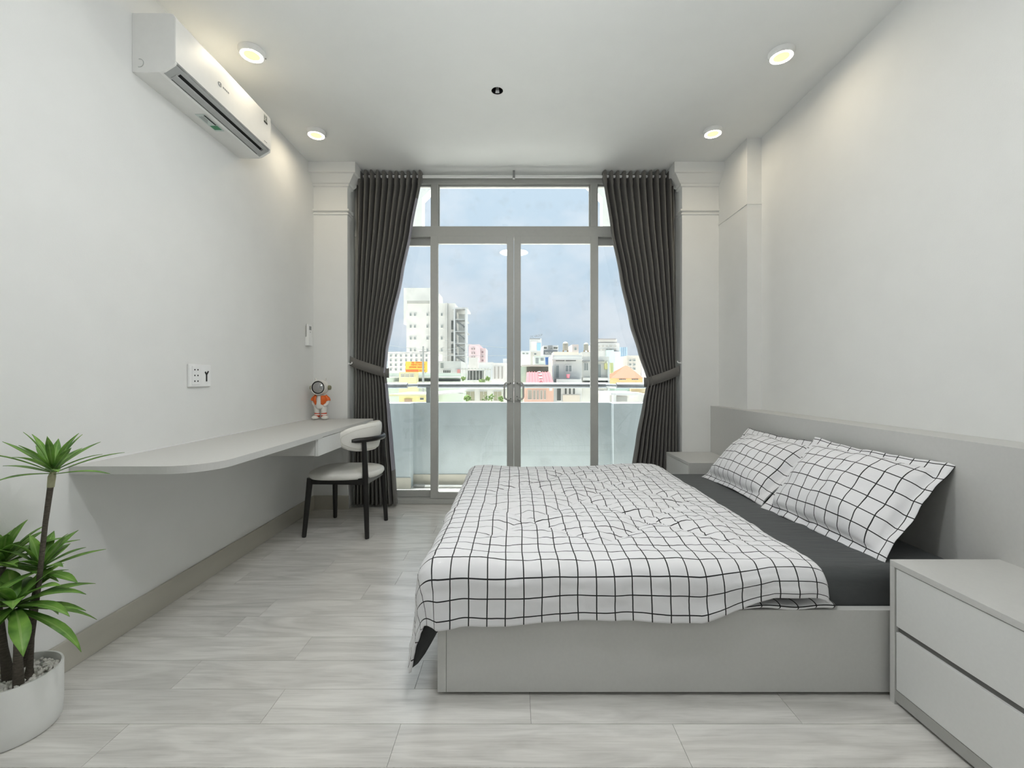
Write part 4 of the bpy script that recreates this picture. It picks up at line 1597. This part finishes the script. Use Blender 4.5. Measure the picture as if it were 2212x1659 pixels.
M_CWIN = mat('city_window', '868C8A', 0.35, var=0.15, scale=0.7)
M_CDARK = mat('city_dark', '4E524F', 0.6, var=0.25, scale=1.5)
M_CWHITE = cm('F2F2EE')


def rect(x0, x1, y0, y1, Y):
    a, b = at(x0, y1, Y), at(x1, y0, Y)
    return a.x, b.x, a.z, b.z


def bldg(name, label, x0, x1, y0, y1, Y, depth, col, cat='building'):
    ax, bx, az, bz = rect(x0, x1, y0, y1, Y)
    z0 = GZ if y1 is None else az
    t = thing(name, ((ax + bx) / 2, Y + depth / 2, z0), label, cat)
    MB().box(ax, bx, Y, Y + depth, z0, bz).build('wall', cm(col), t)
    return t


def block(parent, name, x0, x1, y0, y1, Y, depth, m, proud=0.0):
    ax, bx, az, bz = rect(x0, x1, y0, y1, Y)
    return MB().box(ax, bx, Y - proud, Y + depth, az, bz).build(name, m, parent)


def win(parent, x0, x1, y0, y1, Y, frame=M_CWHITE, glass=M_CWIN, fw=0.6, cols=1):
    ax, bx, az, bz = rect(x0, x1, y0, y1, Y)
    w = fw * Y / FPX
    p = Y * 0.0015
    mb = MB().box(ax, ax + w, Y - p, Y + p, az, bz).box(bx - w, bx, Y - p, Y + p, az, bz).box(ax + w, bx - w, Y - p, Y + p, az, az + w).box(ax + w, bx - w, Y - p, Y + p, bz - w, bz)
    for c in range(1, cols):
        xm = ax + (bx - ax) * c / cols
        mb.box(xm - w / 2, xm + w / 2, Y - p, Y + p, az + w, bz - w)
    f = mb.build('window', frame, parent)
    MB().box(ax + w, bx - w, Y - p * 0.4, Y + p * 0.4, az + w, bz - w).build('pane', glass, f)
    return f


LOW = 880
# tall concrete tower with outside stairs, left
Y = 95
tw = bldg('tower_block', 'tall pale concrete tower with an outside stair, left in the window', 878, 983, 655, LOW, Y, 16, 'E9E8E2')
block(tw, 'upper_storey', 872, 938, 622, 700, Y + 4, 12, cm('ECEBE6'))
block(tw, 'pilaster', 929, 936, 645, LOW, Y, 1, cm('F1F0EA'), 0.4)
block(tw, 'pilaster', 963, 967, 655, LOW, Y, 1, cm('DADAD5'), 0.5)
block(tw, 'parapet', 880, 935, 650, 656, Y, 1, cm('B9B9B2'), 0.3)
for r in range(8):
    yy = 676 + r * 25.5
    for xx in (885, 894, 921, 952):
        win(tw, xx, xx + 5, yy, yy + 7, Y, fw=0.5)
block(tw, 'stair_slab', 980, 1012, 668, 671.5, Y + 1, 5, cm('DCDDDC'), 2.5)
for xx in (983, 1007):
    block(tw, 'stair_post', xx, xx + 3, 670, LOW, Y, 0.5, cm('D4D6D7'), 2.4)
block(tw, 'stair_back', 975, 1010, 672, LOW, Y + 6, 0.4, cm('D6D9DA'))
for r in range(7):
    yy = 692 + r * 25.5
    block(tw, 'stair_landing', 984, 1010, yy, yy + 2.4, Y + 0.5, 4, cm('B9BDBD'), 2.5)
    block(tw, 'stair_window', 975, 981, yy + 1, yy + 20, Y, 0.3, M_CDARK, 0.3)
    a, b = at(987, yy + 3, Y - 1.6), at(1003, yy + 15, Y - 1.6)
    MB().tube([a, b], 0.22, 6).build('stair_flight', cm('8F9595'), tw)

# far pink tower
Y = 130
pk = bldg('pink_tower', 'far pale pink apartment tower beside the concrete tower', 1012, 1036, 744, LOW, Y, 14, 'E6CDD2')
block(pk, 'side_wing', 1036, 1049, 752, LOW, Y + 3, 10, cm('E9D3D6'))
for r in range(4):
    for xx in (1018, 1023):
        win(pk, xx, xx + 4, 751 + r * 9, 756 + r * 9, Y, fw=0.4, glass=cm('A98C93'))
    win(pk, 1040, 1045, 758 + r * 9, 763 + r * 9, Y + 3, fw=0.4, glass=cm('A98C93'))

# orange billboard
Y = 48
bbd = thing('billboard', at(898, 830, Y), 'bright orange billboard with rows of lettering', 'billboard')
block(bbd, 'panel', 876, 922, 781, 804, Y, 0.3, mat('billboard_orange', 'F7B34A', 0.6, var=0.03, scale=1.0))
for xx in (880, 900, 918):
    block(bbd, 'post', xx, xx + 1.6, 803, LOW, Y + 0.4, 0.2, cm('A9ACAA'))
M_ORT = mat('billboard_letters', 'C9652A', 0.6)
ax, bx, az, bz = rect(888, 919, 786, 790, Y - 0.02)
text_mesh('lettering', 'MINH NHAT', (ax, Y - 0.02, az), (1, 0, 0), (0, 0, 1), M_ORT, bbd, bz - az, bx - ax, 0.02)
for (x0, x1, y0, y1) in ((889, 896, 782, 784.5), (898, 914, 782, 784.5), (884, 900, 792, 794.6), (902, 918, 792, 794.6)):
    nlet = int((x1 - x0) / 2)
    for k in range(nlet):
        block(bbd, 'letter', x0 + 2 * k, x0 + 2 * k + 1.4, y0, y1, Y, 0.01, M_ORT, 0.03)
block(bbd, 'red_band', 877, 904, 798.5, 803, Y, 0.01, mat('billboard_red', 'EE6A3A', 0.6), 0.04)
for k in range(5):
    block(bbd, 'letter', 906 + 2.6 * k, 907.8 + 2.6 * k, 799, 801.5, Y, 0.01, M_ORT, 0.03)

# left middle ground
Y = 60
b = bldg('low_block', 'long pale block with rows of small windows behind the orange billboard', 838, 935, 760, LOW, 75, 10, 'EAE6E1')
for r in range(4):
    for k in range(8):
        win(b, 842 + 11 * k, 847 + 11 * k, 765 + 10 * r, 771 + 10 * r, 75, fw=0.4)
b = bldg('green_shed', 'long pale green roofed building under the billboard', 836, 996, 806, LOW, 42, 6, 'D3E0D4')
block(b, 'roof_edge', 836, 996, 813, 816, 42, 0.4, M_CWHITE, 0.5)
block(b, 'window_band', 868, 994, 819, 822.5, 42, 0.1, M_CDARK, 0.1)
block(b, 'lower_ledge', 850, 996, 824, 828, 42, 0.6, cm('DAD9CF'), 0.6)
b2 = bldg('yellow_house', 'pale yellow house front with barred windows below the billboard', 862, 898, 804, LOW, 40, 1.2, 'F0E9B9')
for k in range(3):
    win(b2, 866 + 10 * k, 874 + 10 * k, 807, 815, 40, fw=0.6, glass=cm('C9C4A8'), cols=3)
b = bldg('grey_rooftop', 'grey rooftop structure with a dark shed right of the door mullion', 938, 996, 780, LOW, 52, 6, 'DEDFDD')
win(b, 957, 974, 799, 806, 52, glass=M_CDARK, cols=4)
block(b, 'red_sign', 988, 994, 798, 806, 52, 0.1, cm('E7A3A0'), 0.2)
win(b, 951, 959, 783, 796, 52, fw=0.6)
# white house with the pergola
Y = 34
pg = bldg('pergola_house', 'white house with a pergola terrace and a dark glazed room', 996, 1062, 821, LOW, Y, 6, 'F0F0EA')
block(pg, 'terrace_room', 1008, 1046, 800, 821, Y + 1.2, 2, cm('E5E6E0'))
block(pg, 'glazing', 1010, 1044, 801, 821, Y + 1.15, 0.06, M_CDARK, 0.05)
for k in range(5):
    block(pg, 'glazing_bar', 1014 + 7 * k, 1015 + 7 * k, 801, 821, Y + 1.1, 0.05, M_CWHITE, 0.06)
block(pg, 'pergola_beam', 996, 1060, 796.5, 799, Y, 0.25, M_CWHITE)
for xx in (999, 1004, 1009, 1048, 1053, 1058):
    block(pg, 'pergola_post', xx, xx + 1.6, 798, 822, Y, 0.15, M_CWHITE)
block(pg, 'balustrade', 996, 1062, 821, 824, Y, 0.2, M_CWHITE, 0.2)
for k in range(9):
    block(pg, 'pergola_rafter', 998 + 7 * k, 999 + 7 * k, 795.5, 797, Y, 2.0, cm('BFC0BA'), 0.3)
block(pg, 'pitched_gable', 1012, 1032, 772, 797, Y + 8, 1, cm('E9E6DF'))
M_BUSH = mat('city_bush', '5F7442', 0.9, var=0.35, scale=3)


def bush(name, label, px, py, Y, rx, rz, group, seed):
    c = at(px, py, Y)
    rnd_ = random.Random(seed)
    mb = MB()
    k_ = Y / FPX
    for i in range(46):
        d = Vector((rnd_.gauss(0, 1), rnd_.gauss(0, 1), rnd_.gauss(0, 1))).normalized()
        p = c + Vector((d.x * rx * k_ * 0.75, d.y * rx * k_ * 0.5, d.z * rz * k_ * 0.75)) * rnd_.uniform(0.3, 1.0)
        s = k_ * rnd_.uniform(1.2, 2.6)
        rot = Matrix.Rotation(rnd_.random() * 6, 3, 'Z') @ Matrix.Rotation(rnd_.random() * 6, 3, 'X')
        mb.add([tuple(p + rot @ (v * s)) for v in peb_v], peb_f)
    o = mb.build(name, M_BUSH, None)
    tag(o, label, 'bush', group)
    return o


gB = 'bushes on the roofs outside'
bush('roof_bush', 'green bush at the left foot of the pergola', 1001, 818, 33.3, 6, 5, gB, 1)
bush('roof_bush', 'green bush at the right foot of the pergola', 1053, 817, 33.3, 7, 6, gB, 2)
bush('roof_bush', 'pale bush before the glazed pergola room', 1041, 823, 33.0, 8, 5, gB, 3)
bush('roof_bush', 'large pale bush under the handrail left of the door handles', 1056, 858, 22.0, 22, 12, gB, 4)
bush('roof_bush', 'smaller pale bush under the handrail beneath the pergola', 1010, 860, 22.5, 14, 9, gB, 5)
bush('roof_bush', 'thin bush beside the left door handle, below the handrail', 1082, 862, 22.0, 8, 9, gB, 6)
# low roofs just behind the parapet on the left
Y = 24
lr = bldg('yellow_roof_shed', 'small yellow shed with a flat pale roof behind the parapet, left', 862, 926, 855, LOW, Y, 3, 'F3EAB2')
block(lr, 'roof', 846, 926, 851, 855, Y, 4, cm('F1EBC0'), 0.5)
block(lr, 'shutter', 874, 890, 862, 868, Y, 0.05, cm('BFA58F'), 0.05)
win(lr, 907, 916, 859, 864, Y, glass=M_CDARK)
b = bldg('pale_wall_house', 'pale green low house between the door mullion and the bushes', 930, 1000, 850, LOW, 27, 5, 'DCE9DC')
ax, bx, az, bz = rect(930, 1000, 842, 852, 26.5)
MB().add([(ax, 26.4, az + 0.0), (bx, 26.4, bz - 0.08), (bx, 28.5, bz + 0.02), (ax, 28.5, az + 0.10),
          (ax, 26.4, az - 0.10), (bx, 26.4, bz - 0.18), (bx, 28.5, bz - 0.08), (ax, 28.5, az)],
         [(0, 1, 2, 3), (4, 7, 6, 5), (0, 4, 5, 1), (1, 5, 6, 2), (2, 6, 7, 3), (3, 7, 4, 0)]).build('sloping_roof', M_CWHITE, b)
b = bldg('balcony_house', 'cream house with open balconies behind the bushes under the handrail', 1000, 1094, 839, LOW, 29, 4, 'EFEDE2')
for k, (xa, xb_) in enumerate(((1006, 1026), (1036, 1053), (1066, 1084))):
    win(b, xa, xb_, 845, 866, 29, glass=cm('B9B49A'), cols=2)
b = bldg('narrow_tube_house', 'narrow white house fronts left of the door handles', 1064, 1094, 784, LOW, 46, 5, 'EFECE8')
for k in range(3):
    block(b, 'slot_window', 1068 + 8 * k, 1070 + 8 * k, 792, 818, 46, 0.1, cm('B5AFA9'), 0.1)
b = bldg('grey_roof_house', 'pale grey roof block above the narrow house fronts', 1030, 1066, 785, LOW, 60, 6, 'DCE0E2')
block(b, 'roof_edge', 1030, 1066, 783, 786, 60, 1, M_CWHITE, 0.5)

# right of the door centre -------------------------------------------------
Y = 70
b = thing('roof_sign', at(1156, 790, Y), 'roof billboard with a blue corner under slanting letters', 'billboard')
block(b, 'panel', 1144, 1170, 731, 761, Y, 0.4, cm('E4E6E6'))
block(b, 'blue_field', 1160, 1168, 741, 757, Y, 0.1, mat('sign_blue', '8DB4E0', 0.6), 0.05)
block(b, 'white_field', 1147, 1159, 737, 757, Y, 0.1, cm('F4F2EC'), 0.05)
block(b, 'dark_bar', 1144, 1167, 731, 733, Y, 0.1, cm('9EA1A2'), 0.06)
for xx in (1147, 1156, 1166):
    block(b, 'post', xx, xx + 1, 761, LOW, Y + 0.3, 0.2, cm('B5B7B7'))
ax, bx, az, bz = rect(1145, 1172, 725, 729.5, Y)
text_mesh('sign_letters', 'OC GROUP', (ax, Y, az - 0.05), Vector((1, 0, 0.16)).normalized(), (0, 0, 1), cm('8C9092'), b, bz - az, bx - ax, 0.05)
Y = 55
b = bldg('dark_sign_building', 'grey building with white letters on a dark fascia', 1174, 1206, 746, LOW, Y, 6, 'D9DBDD')
block(b, 'fascia', 1174, 1204, 758, 766, Y, 0.3, cm('7D8288'), 0.2)
ax, bx, az, bz = rect(1178.5, 1190, 760.5, 764, Y - 0.25)
text_mesh('sign_letters', 'BALO', (ax, Y - 0.22, az), (1, 0, 0), (0, 0, 1), M_CWHITE, b, bz - az, bx - ax, 0.04)
for (xa, xb_) in ((1174, 1182), (1195, 1205)):
    win(b, xa, xb_, 749, 754, Y, glass=M_CDARK)
for k in range(5):
    block(b, 'vent_bar', 1184.5 + 2 * k, 1185.5 + 2 * k, 746, 755, Y, 0.1, cm('A5A9AB'), 0.1)
b = bldg('far_rooftops', 'far pale rooftops behind the door centre', 1126, 1146, 758, LOW, 85, 8, 'DDE0E2')
win(b, 1128, 1134, 761, 766, 85); win(b, 1136, 1142, 761, 766, 85)
b = bldg('cream_rooftop', 'cream rooftop room under the roof billboard', 1146, 1172, 760, LOW, 62, 6, 'EFEBE0')
win(b, 1153, 1159, 762, 767, 62)
b = bldg('green_terrace_house', 'house with a roof terrace over the pink awning', 1126, 1194, 789, LOW, 30, 6, 'D5E6D9')
block(b, 'terrace_slab', 1126, 1193, 788.5, 792, 30, 3, M_CWHITE, 0.6)
block(b, 'terrace_room', 1154, 1176, 769, 789, 31, 2, cm('E3EBE2'))
win(b, 1156, 1164, 772, 786, 31); win(b, 1167, 1175, 772, 780, 31)
block(b, 'dark_recess', 1138, 1192, 793, 805, 29.9, 0.1, M_CDARK, 0.05)
brl = thing('water_barrel', at(1182, 787, 29.6), 'blue water barrel on the roof terrace', 'barrel')
c_ = at(1182, 788, 29.6)
k_ = 29.6 / FPX
MB().lathe([(3.6 * k_, 0), (4.2 * k_, 8 * k_), (4.6 * k_, 15 * k_), (4.4 * k_, 16 * k_)], tuple(c_), 20).build('drum', mat('barrel_blue', '4A72AC', 0.5), brl, smooth=True)
MB().lathe([(4.9 * k_, 15 * k_), (4.9 * k_, 16.3 * k_)], tuple(c_), 20).build('lid', mat('barrel_lid', '5A80B5', 0.5), brl)
# pink awning house
Y = 24
sh = bldg('salmon_house', 'salmon house front with white framed windows under a pink awning', 1132, 1196, 838, LOW, Y, 5, 'F3C9B4')
for (xa, xb_) in ((1140, 1149), (1151.5, 1157), (1159.5, 1164), (1167, 1172), (1175, 1179)):
    win(sh, xa, xb_, 843 if xa > 1145 else 842, 863, Y, glass=cm('B9B1A2'))
block(sh, 'ledge', 1130, 1197, 836, 838, Y, 0.4, M_CWHITE, 0.4)
block(sh, 'wall_box', 1186, 1192, 838, 844, Y, 0.1, M_CWHITE, 0.3)
block(sh, 'green_side', 1125, 1134, 793, LOW, Y + 3, 2, cm('CFE6D4'))
pa = thing('pink_awning', at(1165, 828, Y), 'pink sheet awning sloping towards the balcony', 'awning')
p0, p1, p2, p3 = at(1136, 828.5, Y - 0.6), at(1196, 828.5, Y - 0.6), at(1189, 804, Y + 2.2), at(1138, 804, Y + 2.2)
dzv = Vector((0, 0, -0.08))
MB().add([p0, p1, p2, p3, p0 + dzv, p1 + dzv, p2 + dzv, p3 + dzv], [(0, 1, 2, 3), (4, 7, 6, 5), (0, 4, 5, 1), (1, 5, 6, 2), (2, 6, 7, 3), (3, 7, 4, 0)]).build('sheet', mat('awning_pink', '8E3C42', 0.6, var=0.04, scale=3), pa)
for k in range(1, 9):
    f = k / 9
    MB().tube([p0.lerp(p1, f) + Vector((0, 0, 0.02)), p3.lerp(p2, f) + Vector((0, 0, 0.02))], 0.025, 6).build('rib', mat('awning_rib', '96474D', 0.6), pa)
for k, (px_, py_) in enumerate(((1165, 806), (1168, 812), (1168, 819))):
    o = at(px_, py_, Y + 1.4 - 0.8 * k)
    mbx = MB()
    ell(mbx, tuple(o + Vector((0, 0, 0.05))), (0.10, 0.10, 0.055), 14, 8)
    v = mbx.build('roof_vent', M_CWHITE, pa, smooth=True)
# white building
Y = 26
wb = bldg('white_house', 'white four-storey house with a small middle window and a pink basket', 1194, 1257, 767, LOW, Y, 3.3, 'E8E9E4')
block(wb, 'roof_wall', 1196, 1250, 760, 768, Y + 1, 1.5, cm('EFE6D6'))
block(wb, 'cornice', 1194, 1258, 776, 778, Y, 0.4, M_CWHITE, 0.3)
for (xa, xb_) in ((1200.5, 1219.5), (1222, 1244)):
    block(wb, 'shadow_gap', xa, xb_, 778, 780, Y, 0.05, M_CDARK, 0.02)
win(wb, 1200, 1208, 789, 817, Y, glass=M_CWIN, fw=0.9)
win(wb, 1220, 1236, 788, 804, Y, fw=1.6, cols=2)
block(wb, 'balcony_front', 1200, 1254, 819, 826, Y, 0.3, M_CWHITE, 0.5)
block(wb, 'ledge', 1196, 1257, 826, 829, Y, 0.3, M_CWHITE, 0.3)
block(wb, 'pipe', 1192.5, 1195.5, 790, LOW, Y, 0.2, cm('CFD9DC'), 0.3)
win(wb, 1202, 1212.5, 838, 866, Y, fw=0.9, glass=M_CDARK)
for k in range(3):
    win(wb, 1219 + 8.8 * k, 1225 + 8.8 * k, 838, 852, Y, fw=0.8, glass=M_CDARK)
block(wb, 'cream_panel', 1216, 1252, 853, 868, Y, 0.1, cm('EFE6D6'), 0.05)
c_ = at(1227, 817, Y - 0.35)
k_ = Y / FPX
bk = MB().lathe([(3.0 * k_, 0), (4.0 * k_, 8 * k_), (4.4 * k_, 8.4 * k_)], tuple(c_), 16).build('laundry_basket', mat('basket_pink', 'EE8F9C', 0.6), None, smooth=True)
tag(bk, 'pink basket on the ledge of the white house', 'basket')


def tank(px, py0, py1, Y, w, label):
    k = Y / FPX
    c = at(px, py1, Y)
    t = thing('water_tank', c, label, 'water tank', 'steel water tanks on the roofs')
    h = (py1 - py0) * k
    MB().lathe([(w * k, h * 0.18), (w * k, h * 0.82), (w * k * 0.7, h * 0.94), (w * k * 0.15, h)], tuple(c), 24).build('drum', mat('tank_steel', '8F8D84', 0.5), t, smooth=True, angle=30)
    for f in (0.34, 0.52, 0.70):
        MB().lathe([(w * k * 1.03, h * f), (w * k * 1.03, h * f + 0.8 * k)], tuple(c), 24).build('band', cm('BDBBB2'), t)
    for sx in (-1, 1):
        MB().box(c.x + sx * w * k * 0.8 - 0.04, c.x + sx * w * k * 0.8 + 0.04, c.y - 0.05, c.y + 0.05, c.z, c.z + h * 0.2).build('stand_leg', cm('A8906A'), t)
    return t


tank(1221.5, 738, 761.6, 27.8, 6.0, 'upright steel water tank on the roof of the white house')
fm = thing('roof_frame', at(1221, 770, 27.2), 'brown braced frame on the roof of the white house', 'frame')
Yf = 27.2
for (a, b_) in (((1214, 761), (1229, 761)), ((1214.5, 761), (1214.5, 771)), ((1228.5, 761), (1228.5, 771)), ((1215, 770), (1221, 762)), ((1227.5, 770), (1221.5, 762))):
    MB().tube([at(a[0], a[1], Yf), at(b_[0], b_[1], Yf)], 0.022, 6).build('bar', mat('frame_brown', '8A6F4A', 0.7), fm)
b = bldg('pink_rooftop_room', 'pale pink rooftop room behind the water tank', 1236, 1250, 744, LOW, 40, 4, 'EBDDD8')
win(b, 1240, 1246, 750, 757, 40)
Y = 28
nb = bldg('balcony_neighbour', 'pale house with stacked balconies behind the right door mullion', 1258, 1316, 770, LOW, Y, 6, 'ECEBE6')
win(nb, 1261, 1271, 783, 801, Y, fw=1.0, cols=2)
win(nb, 1289, 1299, 786, 816, Y, fw=1.0)
block(nb, 'cornice', 1258, 1304, 779, 781, Y, 0.3, cm('A9ABA9'), 0.2)
for (y0, y1) in ((816, 822), (826, 830)):
    block(nb, 'balcony_front', 1258, 1312, y0, y1, Y, 0.3, M_CWHITE, 0.7)
for k in range(3):
    win(nb, 1293, 1305, 842 + 9 * k, 848 + 9 * k, Y, glass=M_CWIN, fw=0.7)
block(nb, 'pillar', 1310, 1314, 780, LOW, Y, 0.3, cm('D9E1E0'), 0.4)
block(nb, 'yellow_sign', 1305, 1310, 785, 798, Y, 0.1, cm('E6E3A0'), 0.3)
block(nb, 'yellow_sign', 1317, 1323, 784, 806, Y + 4, 0.1, cm('E2DFA6'), 0.3)
block(nb, 'tank_base', 1258, 1276, 760, 770.5, Y + 1, 2.0, cm('DCDAD4'))
tank(1266, 740, 761.2, 30.0, 5.2, 'upright steel water tank next to the right door mullion')
# hospital like big pale building
Y = 110
hp = bldg('terraced_block', 'large pale block with a curved top floor at the right', 1286, 1338, 741, LOW, Y, 15, 'E3E2DF')
block(hp, 'top_floor', 1290, 1332, 733, 741, Y + 1, 10, cm('E8E5E2'), 0.5)
block(hp, 'roof_edge', 1292, 1330, 731.5, 733.5, Y, 8, cm('A6A2A4'), 0.4)
for r in range(2):
    for k in range(5):
        win(hp, 1291 + 8.5 * k, 1297 + 8.5 * k, 745 + 8 * r, 750 + 8 * r, Y, fw=0.5, glass=cm('CBC7C2'))
block(hp, 'glass_stair', 1308, 1323, 757, LOW, Y, 1, cm('CFE2DF'), 1.5)
block(hp, 'right_wing', 1322, 1338, 760, LOW, Y, 4, cm('DCE2E8'), 1.0)
Y = 150
gt = bldg('glass_tower', 'narrow pale blue glass tower above the orange roof', 1338, 1355, 750, LOW, Y, 10, 'BDD3E6')
for k in range(1, 4):
    block(gt, 'glazing_bar', 1338 + 4.3 * k, 1338.6 + 4.3 * k, 750, LOW, Y, 0.1, cm('8FAFCB'), 0.2)
block(gt, 'floor_line', 1338, 1355, 787, 789, Y, 0.1, M_CWHITE, 0.3)
b = bldg('beige_block', 'beige far block beside the right curtain', 1355, 1384, 768, LOW, 120, 8, 'E6E0D6')
for r in range(3):
    win(b, 1358, 1364, 776 + 9 * r, 781 + 9 * r, 120, fw=0.5); win(b, 1367, 1373, 776 + 9 * r, 781 + 9 * r, 120, fw=0.5)
# orange roofed house
Y = 38
oh = bldg('orange_roof_house', 'yellow house with a hipped orange roof next to the right curtain', 1324, 1388, 817, LOW, Y, 2.6, 'F4D9A0')
ra, rb = at(1319, 817, Y - 0.4), at(1390, 817, Y - 0.4)
rc, rd = Vector((rb.x, Y + 3.4, rb.z)), Vector((ra.x, Y + 3.4, ra.z))
tp = at(1353, 790, Y + 1.5)
e0, e1 = tp + Vector((-0.12, 0, 0)), tp + Vector((0.12, 0, 0))
MB().add([ra, rb, rc, rd, e0, e1], [(0, 1, 5, 4), (1, 2, 5), (2, 3, 4, 5), (3, 0, 4), (3, 2, 1, 0)]).build('roof', mat('roof_orange', '9A4426', 0.7, var=0.04, scale=2), oh)
for (xa, xb_) in ((1337, 1352), (1364, 1379)):
    win(oh, xa, xb_, 818, 821, Y, glass=cm('8C8266'), cols=4, fw=0.4)
    for k in range(2):
        win(oh, xa + 4 + 5 * k, xa + 7 + 5 * k, 827, 830, Y, glass=cm('6E6754'), fw=0.3)
# white structures low right
Y = 22
lw = bldg('white_porch_house', 'white low house with a grey shutter behind the parapet, right', 1317, 1398, 851, LOW, Y, 4, 'F1EFE8')
block(lw, 'roof_slab', 1315, 1380, 848, 853, Y, 3, M_CWHITE, 0.5)
block(lw, 'shutter', 1329, 1354, 858, 867, Y, 0.05, cm('B9BAB5'), 0.06)
block(lw, 'pillar', 1321, 1327, 853, LOW, Y, 0.3, M_CWHITE, 0.4)
b = bldg('mint_house', 'mint green and cream house under the handrail at the right', 1328, 1400, 839, LOW, 28, 4, 'CFE6D8')
block(b, 'cream_part', 1360, 1400, 839, LOW, 28, 1, cm('F0E2BE'), 0.3)
block(b, 'awning', 1360, 1384, 846, 847.5, 28, 0.5, cm('B8A484'), 0.8)
win(b, 1368, 1376, 848, 853, 28, glass=M_CWIN, fw=0.4); win(b, 1378, 1384, 848, 862, 28, glass=M_CWIN, fw=0.4)
# far skyline filler, pale colours standing in for haze
skr = random.Random(5)
sk_ = thing('skyline', (0, 230, GZ), 'hazy low skyline of far roofs along the horizon', 'skyline')
for k in range(40):
    xx = 760 + k * 19 + skr.uniform(-4, 4)
    top = skr.uniform(772, 800)
    block(sk_, 'far_building', xx, xx + skr.uniform(14, 24), top, 870, 230 + skr.uniform(0, 40), 10, cm(skr.choice(['DDE3E8', 'E4E6E8', 'E6E0E0', 'D8E0E4'])))
# utility pole with crossed wires by the billboard
up = thing('utility_pole', at(914, 880, 36), 'grey utility pole with wires in front of the billboard', 'pole')
MB().tube([at(914, 890, 36), at(914, 748, 36)], [0.10, 0.07], 10).build('mast', cm('B4B6B4'), up, smooth=True)
MB().tube([at(906, 760, 36), at(922, 760, 36)], 0.03, 6).build('crossarm', cm('9A9C9A'), up)
for (a, b_, sag) in (((835, 745), (1010, 762), 3), ((835, 757), (1100, 768), 5), ((835, 764), (1000, 750), 3), ((960, 735), (1100, 752), 2)):
    pts = []
    for k in range(13):
        f = k / 12
        pts.append(at(a[0] + (b_[0] - a[0]) * f, a[1] + (b_[1] - a[1]) * f + sag * math.sin(PI * f), 36))
    MB().tube(pts, 0.012, 5).build('wire', cm('9FA3A3'), up)
